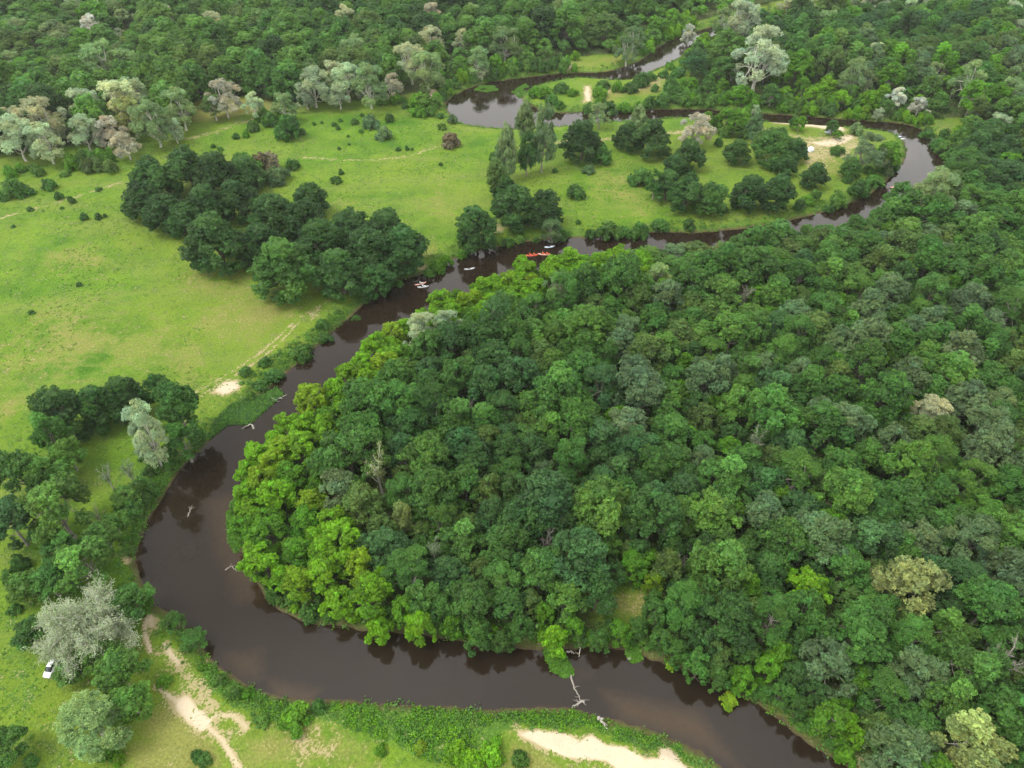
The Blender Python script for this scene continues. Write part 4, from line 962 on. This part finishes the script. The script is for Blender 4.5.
M_RED = plain_mat('red_plastic', (.62, .09, .05), .35); M_WHITE = plain_mat('white_plastic', (.45, .46, .48), .35, namt=.05); M_PINK = plain_mat('salmon_plastic', (.60, .33, .26), .4); M_BLUEW = plain_mat('pale_blue_plastic', (.55, .62, .75), .35)
M_DARK = plain_mat('black_rubber', (.02, .02, .022), .6); M_SKIN = plain_mat('skin', (.50, .30, .21), .6); M_SHIRT = plain_mat('orange_vest', (.75, .16, .04), .7); M_HAIR = plain_mat('dark_hair', (.03, .02, .015), .7); M_SHIRTB = plain_mat('white_shirt', (.7, .7, .7), .7)
M_PAINT = plain_mat('white_car_paint', (.75, .76, .77), .25, coat=1.0, namt=.03); M_GLASS = plain_mat('car_glass', (.015, .02, .025), .08); M_TYRE = plain_mat('tyre_rubber', (.02, .02, .02), .8); M_RIM = plain_mat('rim_metal', (.5, .5, .5), .35, .9); M_LAMP = plain_mat('lamp_glass', (.75, .72, .65), .1); M_TAIL = plain_mat('tail_lamp', (.45, .02, .02), .2)
M_TENT = plain_mat('tent_cloth', (.68, .70, .72), .8)

def kayak(name, x, y, rz, mat, label, L=2.8, W=.62, paddlers=0, shirt=None):
    root = empty(name, (x, y, .02), rz)
    tag(root, label, 'kayak', 'boats on the river')
    mb = MB(); n = 14; secs = []
    for i in range(n):
        t = i / (n - 1) * 2 - 1
        w = max(.015, W / 2 * (1 - abs(t) ** 2.4)); zt = .24 + .16 * abs(t) ** 3; zb = -.08 + .22 * abs(t) ** 4
        sec = []
        for a in np.linspace(0, 2 * np.pi, 12, endpoint=False):
            cy, cz = math.cos(a) * w, math.sin(a)
            sec.append((t * L / 2, cy, (zt if cz > 0 else zb) * abs(cz) ** .8 + (.1 if abs(cz) < .2 else 0) * 1.0 + (0 if cz > 0 else 0)))
        secs.append(sec)
    loft(mb, secs)
    link('hull', mb.mesh('hull', [mat]), root)
    seats = [-.45, .75] if paddlers == 2 else [-.15]
    for s in seats:
        cb = MB(); th = np.linspace(0, 2 * np.pi, 17)
        tube(cb, np.stack([s + .42 * np.cos(th), .24 * np.sin(th), np.full(17, .275)], 1), np.full(17, .035), 6)
        k = np.arange(16); ring = np.stack([s + .42 * np.cos(th[:-1]), .24 * np.sin(th[:-1]), np.full(16, .262)], 1)
        cb.add(np.vstack([ring, [[s, 0, .255]]]), np.stack([k, (k + 1) % 16, np.full(16, 16)], 1))
        link('cockpit_rim', cb.mesh('cockpit', [M_DARK]), root)
    for i in range(paddlers):
        s = seats[i]; c, sn = math.cos(rz), math.sin(rz)
        person(x + c * s, y + sn * s, .27, rz, shirt, label, i)
    return root

def person(x, y, z, rz, shirt, boat, idx):
    """seated figure with paddle arms, one skinned body"""
    me = bpy.data.meshes.new('person'); 
    J = [(0, 0, .02), (0, 0, .22), (0, 0, .42), (0, 0, .53), (.02, 0, .62), (.03, 0, .74), (0, .17, .46), (.18, .25, .30), (.40, .18, .34), (0, -.17, .46), (.18, -.25, .24), (.40, -.22, .22), (.3, .11, .06), (.62, .1, .10), (.3, -.11, .06), (.62, -.1, .10), (.9, .1, .0), (.9, -.1, .0)]
    Rr = [.15, .15, .17, .065, .09, .10, .075, .055, .042, .075, .055, .042, .085, .065, .085, .065, .05, .05]
    E = [(0, 1), (1, 2), (2, 3), (3, 4), (4, 5), (2, 6), (6, 7), (7, 8), (2, 9), (9, 10), (10, 11), (0, 12), (12, 13), (0, 14), (14, 15), (13, 16), (15, 17)]
    me.from_pydata(J, E, [])
    o = link('person', me); o.location = (x, y, z); o.rotation_euler = (0, 0, rz)
    sk = o.modifiers.new('skin', 'SKIN')
    for v, r in zip(me.skin_vertices[0].data, Rr): v.radius = (r, r)
    me.skin_vertices[0].data[0].use_root = True
    o.modifiers.new('sub', 'SUBSURF').levels = 1
    me.materials.append(shirt or M_SHIRT)
    hb = MB(); v, f = ICO2; hb.add(v * np.array([.105, .09, .085]) + [.0, 0, .79], f, 0, None, True); link('hair', hb.mesh('hair', [M_HAIR]), o)
    pb = MB(); tube(pb, [(.42, -1.0, .12), (.42, 0, .32), (.42, 1.0, .52)], [.016] * 3, 6)
    for s in (-1, 1):
        c = np.array([.42, s * 1.12, .32 + s * .22]); pb.add(c + np.array([(0, -.2, -.05), (.08, 0, -.05), (0, .2, .05), (-.08, 0, .05), (0, -.2, -.03), (.08, 0, -.03), (0, .2, .07), (-.08, 0, .07)]), [(0, 1, 2, 3), (7, 6, 5, 4), (0, 4, 5, 1), (1, 5, 6, 2), (2, 6, 7, 3), (3, 7, 4, 0)])
    po = link('paddle', pb.mesh('paddle', [M_DARK])); po.location = (x, y, z); po.rotation_euler = (0, 0, rz)
    which = 'front' if idx else 'rear'
    short = boat.split(',')[0]
    tag(o, f'seated {which} paddler in the ' + short, 'person', 'kayakers')
    tag(po, f'dark paddle held by the {which} paddler in the ' + short, 'paddle', 'kayak paddles')

def kx(u, v): a, b = ground(u, v, .2); return float(a), float(b)
kayak('kayak', *kx(531, 255), R_(4), M_RED, 'red double kayak, the one ahead on open water', 4.0, .8, 2, M_SHIRT)
kayak('kayak', *kx(544, 254), R_(-6), M_PINK, 'salmon kayak, half behind the lime trees', 3.6, .78, 2, M_SHIRT)
kayak('kayak', *kx(469.5, 268.5), R_(14), M_WHITE, 'white kayak, alone below the dark meadow oaks', 3.0, .64, 0)
kayak('kayak', *kx(549.5, 246.5), R_(12), M_BLUEW, 'pale blue kayak, nearest the far bank', 3.0, .75, 0)
kayak('kayak', *kx(420.5, 283.5), R_(24), M_PINK, 'salmon kayak, upper of two side by side at the bank', 3.2, .64, 1, M_SHIRTB)
kayak('kayak', *kx(423, 286.5), R_(10), M_WHITE, 'white kayak, lower of two side by side at the bank', 3.0, .64, 1, M_SHIRTB)
kayak('kayak', *kx(896, 136), R_(-14), M_BLUEW, 'pale blue boat, outer of two at the sandy point', 3.9, 1.1, 0)
kayak('kayak', *kx(900, 138.5), R_(-12), M_WHITE, 'white boat, inner of two at the sandy point', 3.6, 1.0, 0)
kayak('kayak', *kx(896, 187), R_(6), M_PINK, 'pinkish kayak, alone on the pale water beyond the forest', 4.2, .9, 0)

def car(x, y, z, rz, label, L=3.7, W=1.62, hatch=True):
    root = empty('car', (x, y, z), rz); tag(root, label, 'car', 'parked cars')
    prof = [(-.5, .32, .55), (-.49, .62, .85), (-.36, .66, .9), (-.2, .68, .92), (.1, .70, .92), (.28, .68, .92), (.42, .60, .88), (.49, .48, .78), (.5, .32, .6)]
    mb = MB(); secs = []
    for t, h, wf in prof:
        w = W / 2 * wf
        secs.append([(t * L, -w, .22), (t * L, -w * 1.04, .42), (t * L, -w * .98, h + .06), (t * L, -w * .84, h + .16), (t * L, w * .84, h + .16), (t * L, w * .98, h + .06), (t * L, w * 1.04, .42), (t * L, w, .22)])
    loft(mb, secs)
    for e in (0, -1): mb.add(secs[e], [tuple(range(8))])
    link('body', mb.mesh('body', [M_PAINT]), root)
    cb = MB(); cab = [(-.47, .80, .70), (-.40, 1.32, .66), (-.1, 1.44, .68), (.06, 1.38, .68), (.26, .84, .76)]
    rf = [[(t * L, -W / 2 * wf, .80), (t * L, -W / 2 * wf * .9, h), (t * L, W / 2 * wf * .9, h), (t * L, W / 2 * wf, .80)] for t, h, wf in cab]
    loft(cb, rf); link('window', cb.mesh('glass', [M_GLASS]), root)
    rb = MB(); loft(rb, [[(t * L, -W / 2 * .58, h + .005), (t * L, -W / 2 * .55, h + .05), (t * L, W / 2 * .55, h + .05), (t * L, W / 2 * .58, h + .005)] for t, h in ((-.41, 1.30), (-.1, 1.43), (.055, 1.37))])
    link('roof', rb.mesh('roof', [M_PAINT]), root)
    for sx in (-.30, .31):
        for sy in (-1, 1):
            th = np.linspace(0, 2 * np.pi, 20, endpoint=False); wb = MB()
            prof_w = [(-.09, .20), (-.09, .29), (-.06, .31), (.06, .31), (.09, .29), (.09, .20)]
            loft(wb, [[(.0 + r * math.cos(a), o_, r * math.sin(a)) for a in th] for o_, r in prof_w])
            wo = link('wheel', wb.mesh('tyre', [M_TYRE]), root); wo.location = (sx * L, sy * (W / 2 - .06), .31)
            hb = MB(); ring = [(.20 * math.cos(a), sy * .075, .20 * math.sin(a)) for a in th]
            hb.add(ring + [(0, sy * .09, 0)], [(i, (i + 1) % 20, 20) for i in range(20)]); link('rim', hb.mesh('rim', [M_RIM]), wo)
    for sy in (-1, 1):
        v, f = ICO1
        link('headlight', MB().add(v * [.07, .16, .08] + [.485 * L, sy * W * .30, .58], f, 0, None, True).mesh('lamp', [M_LAMP]), root)
        link('tail_light', MB().add(v * [.05, .10, .14] + [-.495 * L, sy * W * .33, .68], f, 0, None, True).mesh('tail', [M_TAIL]), root)
    return root

def gz(x, y): return float(height(np.array([[x, y]]))[0])
for (u, v, rz, lb, L) in ((53, 670, R_(-96), 'small white car parked under the edge of the grey radiating willow', 2.9), (770, 162, R_(175), 'white car parked under a tree on the far meadow', 4.2), (803, 155, R_(40), 'white car behind the dark tree by the sandy patch', 4.0)):
    x, y = ground(u, v, 1.5); x, y = float(x), float(y); car(x, y, gz(x, y), rz, lb, L, 1.38 if L < 3.5 else 1.75)

# tent on the sand and folding things: a ridge tent
def tent(u, v, rz, label, L=2.8, W=2.2, H=1.5, mat=M_TENT):
    x, y = ground(u, v, 1.2); x, y = float(x), float(y)
    root = empty('tent', (x, y, gz(x, y) - .03), rz); tag(root, label, 'tent', 'camp on the peninsula')
    mb = MB(); secs = []
    for i in range(9):
        t = i / 8 * 2 - 1; k = math.sqrt(max(0, 1 - (abs(t) * .93) ** 2.6))
        secs.append([(t * L / 2, W / 2 * k * math.cos(a), .0 + H * k * math.sin(a)) for a in np.linspace(0, math.pi, 12)])
    loft(mb, secs); link('canopy', mb.mesh('tent', [mat]), root)
    db = MB(); db.add([(L * .10, -W * .44, .25), (L * .24, -W * .40, .25), (L * .17, -W * .30, 1.0)], [(0, 1, 2)]); link('door', db.mesh('tent_door', [M_DARK]), root)
    pb = MB(); th = np.linspace(0, math.pi, 12)
    for sx in (-1, 1): tube(pb, [(sx * L * .22, W / 2 * .99 * math.cos(a), H * 1.0 * math.sin(a)) for a in th], np.full(12, .02), 5)
    link('pole', pb.mesh('tent_pole', [M_DARK]), root)
tent(810, 151, R_(30), 'pale dome tent beside the sandy patch of the far meadow')
tent(829, 133, R_(-30), 'grey dome tent at the edge of the sandy point', 3.0, 2.6, 1.5, plain_mat('grey_tent_cloth', (.30, .33, .36), .8))

def log(label, pts, r, name='driftwood_log', z=.12, col='pale', twigs=4, seed=0):
    rng = np.random.default_rng(seed)
    g = G(pts); g = np.concatenate([g, np.full((len(g), 1), z)], 1)
    o0 = g[0].copy(); g = g - o0
    t = np.linspace(0, 1, 12); s = np.linspace(0, 1, len(g))
    p = np.stack([np.interp(t, s, g[:, i]) for i in range(3)], 1) + rng.normal(size=(12, 3)) * r * .5
    root = empty(name, o0); tag(root, label, 'driftwood', 'fallen wood in the river')
    mb = MB(); tube(mb, p, np.linspace(r, r * .25, 12), 7); b = link('trunk', mb.mesh('log', [M_BARK]), root); b.color = (*BARK[col], 1)
    tb = MB()
    for i in range(twigs):
        q = p[int(rng.integers(4, 11))]; d = norm(np.append(rng.normal(size=2), .35)); Lg = np.linalg.norm(p[-1] - p[0]) * rng.uniform(.15, .35)
        tube(tb, curve_pts(q, q + d * Lg, rng, .12, 5), np.linspace(r * .4, r * .1, 5), 5)
    if twigs:
        b = link('branches', tb.mesh('log_branches', [M_BARK]), root); b.color = (*BARK[col], 1)
log('thin grey fallen trunk lying across the lower reach', [(571, 676), (574, 688), (580, 698), (585, 706)], .16, col='grey', seed=1)
log('forked pale driftwood at the near bank end of the fallen trunk', [(584, 702), (576, 705), (571, 709)], .20, col='white', seed=2)
log('pale log lying on the nettle bank above the sand', [(597, 720), (601, 726), (606, 733)], .28, col='white', twigs=1, z=1.5, seed=3)
log('small pale snag sticking out of the dark river bend', [(188, 517), (190, 511), (192, 506)], .16, col='white', seed=4, z=.1)
log('pale branch in the water under the forest bank, opposite the sand', [(628, 659), (634, 658), (641, 659)], .16, col='white', seed=5)
log('pale branch in the water beside the green floating patch', [(566, 653), (571, 652), (574, 654)], .16, col='white', seed=6)
log('fallen pale trunk beside the reed bed in the river', [(268, 404), (278, 399), (287, 395)], .2, col='pale', seed=7)
log('bleached trunk at the tip of the reed bed', [(255, 428), (250, 425), (243, 428)], .25, col='white', seed=8)
log('grey log at the foot of the dark meadow oaks', [(470, 250), (475, 249), (479, 247)], .3, col='white', seed=9, z=.5)
log('pair of dark sunk branches by the inner bend shore', [(226, 570), (232, 566), (238, 572)], .15, col='grey', seed=10)
log('bent fallen stem dangling from the forest bank', [(578, 640), (580, 650), (579, 657)], .15, col='pale', seed=12)

# ------------------------------------------------------------------ labels that single each plant out
LAND = dict(
    F=[('pale beige forest tree', 935, 412), ('straw yellow tree', 912, 580), ('straw tree at the bottom edge', 972, 745), ('lone lime tree', 812, 590), ('half bare yellowish tree', 378, 468), ('slim pale yellow tree', 401, 514), ('grassy forest clearing', 625, 605), ('brown bare tree', 745, 292), ('rusty dry tree', 717, 246), ('thin brown dead tree', 466, 405),
       ('twiggy grey dead tree', 547, 540), ('leaning dead tree', 1006, 655), ('greyish white twin trees', 433, 328), ('blue green sheen tree', 773, 388), ('bright green tree', 728, 448), ('sage willow at the far bend', 936, 188), ('half bare grey green tree', 432, 545), ('far right forest edge', 1010, 300), ('white kayaks', 549, 246), ('forest top by the far bend', 850, 260), ('floating patch', 558, 662)],
    L=[('pinkish willow by the dry field', 222, 94), ('beige willow pair', 126, 96), ('silvery willow at the meadow', 42, 138), ('silvery willow row', 330, 80), ('big sage willow by the pond', 426, 64), ('sage willow above the pond', 505, 40), ('wood clearing', 125, 42), ('pinkish willow at the top edge', 166, 16), ('top clearing', 460, 4), ('river outlet', 655, 50), ('beige willow in mid wood', 345, 18), ('top corner', 10, 10), ('dry field', 230, 110)],
    R=[('huge silvery willow', 763, 52), ('silvery willow at the top', 742, 18), ('round beige willow', 877, 52), ('white stemmed sage willow', 972, 78), ('whitish riverside willow', 898, 96), ('sage willow pair', 856, 72), ('top silvery row', 880, 6), ('grassy bank at the far bend', 942, 130), ('picture edge willow', 1012, 92), ('river outlet', 690, 45), ('top corner', 1015, 12), ('olive row', 965, 52)],
    M=[('brown bush', 262, 164), ('pond', 470, 112), ('lone round oak', 582, 137), ('pinkish willow', 697, 126), ('sandy point', 830, 132), ('red kayaks', 536, 255), ('grey radiating willow', 80, 620), ('white trunked tree', 140, 440), ('sand patch by the river', 590, 745), ('reed bed', 250, 408), ('dark grove', 280, 220), ('far bend', 890, 160), ('white sand tip', 586, 96), ('silvery willow row', 330, 85), ('beige willow', 126, 110), ('dirt track', 60, 207), ('slender sage trees', 507, 160), ('trail fork', 205, 722), ('nettle bank', 350, 712), ('lower reach', 480, 660), ('inner bend', 250, 520), ('lone dark oaks', 500, 215), ('top field edge', 30, 165)])
DIRS = ['right of', 'upper right of', 'above', 'upper left of', 'left of', 'lower left of', 'below', 'lower right of']
ORD = ['first', 'second', 'third', 'fourth', 'fifth', 'sixth', 'seventh', 'eighth', 'ninth', 'tenth', 'eleventh', 'twelfth']
def name_them():
    bins = {}
    for d in PLANTS:
        if d['label'] or not d['words']: continue
        nm = d['name']
        zone = 'R' if nm == 'bank_shrub' and d['u'] > 670 else 'F' if nm in ('forest_tree', 'young_tree', 'feathery_tree') else 'R' if (nm == 'woodland_tree' or 'right wood' in d['words']) else 'L' if (nm == 'broadleaf_tree' or 'left wood' in d['words']) else 'M'
        lm = min(LAND[zone], key=lambda q: (q[1] - d['u']) ** 2 + (q[2] - d['v']) ** 2)
        dx, dy = d['u'] - lm[1], lm[2] - d['v']
        k = int(round(math.atan2(dy, dx) / (math.pi / 4))) % 8
        w = d['words'].format(tone=WORD[d['tone']])
        bins.setdefault((w, lm[0], k), []).append((dx * dx + dy * dy, d))
    for (w, l, k), rows in bins.items():
        rows.sort(key=lambda q: q[0])
        for i, (_, d) in enumerate(rows):
            pre = '' if len(rows) == 1 else ORD[min(i, 11)] + ' '
            d['o']['label'] = f'{pre}{w} {DIRS[k]} the {l}'
name_them()

# ------------------------------------------------------------------ light and air
w = bpy.data.worlds.new('World'); sc.world = w; w.use_nodes = True
nt = w.node_tree; bg = nt.nodes['Background']
sky = nt.nodes.new('ShaderNodeTexSky'); sky.sky_type = 'NISHITA'; sky.sun_disc = False
SUN_EL, SUN_AZ = R_(60), R_(-105)      # azimuth measured from +Y towards +X
sky.sun_elevation = SUN_EL; sky.sun_rotation = SUN_AZ; sky.air_density = 1.0; sky.dust_density = 2.0; sky.ozone_density = 1.0
hs = nt.nodes.new('ShaderNodeHueSaturation'); hs.inputs['Saturation'].default_value = .10
nt.links.new(sky.outputs[0], hs.inputs['Color']); 
tcw = nt.nodes.new('ShaderNodeTexCoord'); sxyz = nt.nodes.new('ShaderNodeSeparateXYZ'); nt.links.new(tcw.outputs['Generated'], sxyz.inputs[0])
cr = nt.nodes.new('ShaderNodeValToRGB'); el = cr.color_ramp.elements      # brightness of the cloud layer by height: dark band added to shape river reflections
el[0].position, el[0].color = .0, (1.25, 1.25, 1.25, 1); el[1].position, el[1].color = 1.0, (1.1, 1.1, 1.1, 1)
for ps, vl in ((.40, 1.3), (.60, 1.0), (.70, .55), (.82, .55), (.90, 1.35)):
    e_ = el.new(ps); e_.color = (vl, vl, vl, 1)
nt.links.new(sxyz.outputs[2], cr.inputs[0])
cn = noise_n(nt, tcw.outputs['Generated'], 2.6, 4, .55)
cl = mix_c(nt, 1.0, cr.outputs[0], mix_c(nt, ramp_n(nt, cn, .3, .7), (7.0, 6.9, 6.8), (10.8, 10.7, 10.5)), 'MULTIPLY')
nt.links.new(mix_c(nt, .68, hs.outputs[0], cl), bg.inputs[0]); bg.inputs[1].default_value = .14
sl = bpy.data.lights.new('sun', 'SUN'); sl.energy = 1.5; sl.angle = R_(22); sl.color = (1, .97, .92)
so = bpy.data.objects.new('sun', sl); COL.objects.link(so)
from mathutils import Vector
dv = Vector((math.sin(SUN_AZ) * math.cos(SUN_EL), math.cos(SUN_AZ) * math.cos(SUN_EL), math.sin(SUN_EL)))
so.rotation_euler = dv.to_track_quat('Z', 'Y').to_euler(); so.location = dv * 300

hb = MB(); X0, Y0, Y1, Z0, Z1 = 9500.0, -600.0, 8300.0, -3.5, 122.0
hv = [(sx * X0, y, z) for z in (Z0, Z1) for sx, y in ((-1, Y0), (1, Y0), (1, Y1), (-1, Y1))]
hb.add(hv, [(3, 2, 1, 0), (4, 5, 6, 7), (0, 1, 5, 4), (1, 2, 6, 5), (2, 3, 7, 6), (3, 0, 4, 7)])
hm, hnt, hout = mat_new('haze')
pv = hnt.nodes.new('ShaderNodeVolumePrincipled'); pv.inputs['Color'].default_value = (.92, .95, .97, 1); pv.inputs['Density'].default_value = .00007; pv.inputs['Anisotropy'].default_value = .2
hnt.links.new(pv.outputs[0], hout.inputs['Volume'])
tag(link('haze', hb.mesh('haze', [hm])), 'thin pale summer haze over the river valley', None, None, 'stuff')
sc.cycles.volume_bounces = 1

vs = sc.view_settings
vs.view_transform = 'Standard'; vs.look = 'None'; vs.gamma = 1.0; vs.exposure = 1.08; vs.use_curve_mapping = False
sc.cycles.max_bounces = 7; sc.cycles.diffuse_bounces = 5; sc.cycles.glossy_bounces = 2; sc.cycles.transmission_bounces = 3; sc.cycles.transparent_max_bounces = 4
sc.cycles.use_denoising = True; sc.cycles.denoiser = 'OPENIMAGEDENOISE'; sc.cycles.denoising_input_passes = 'RGB_ALBEDO_NORMAL'; sc.cycles.denoising_prefilter = 'NONE'
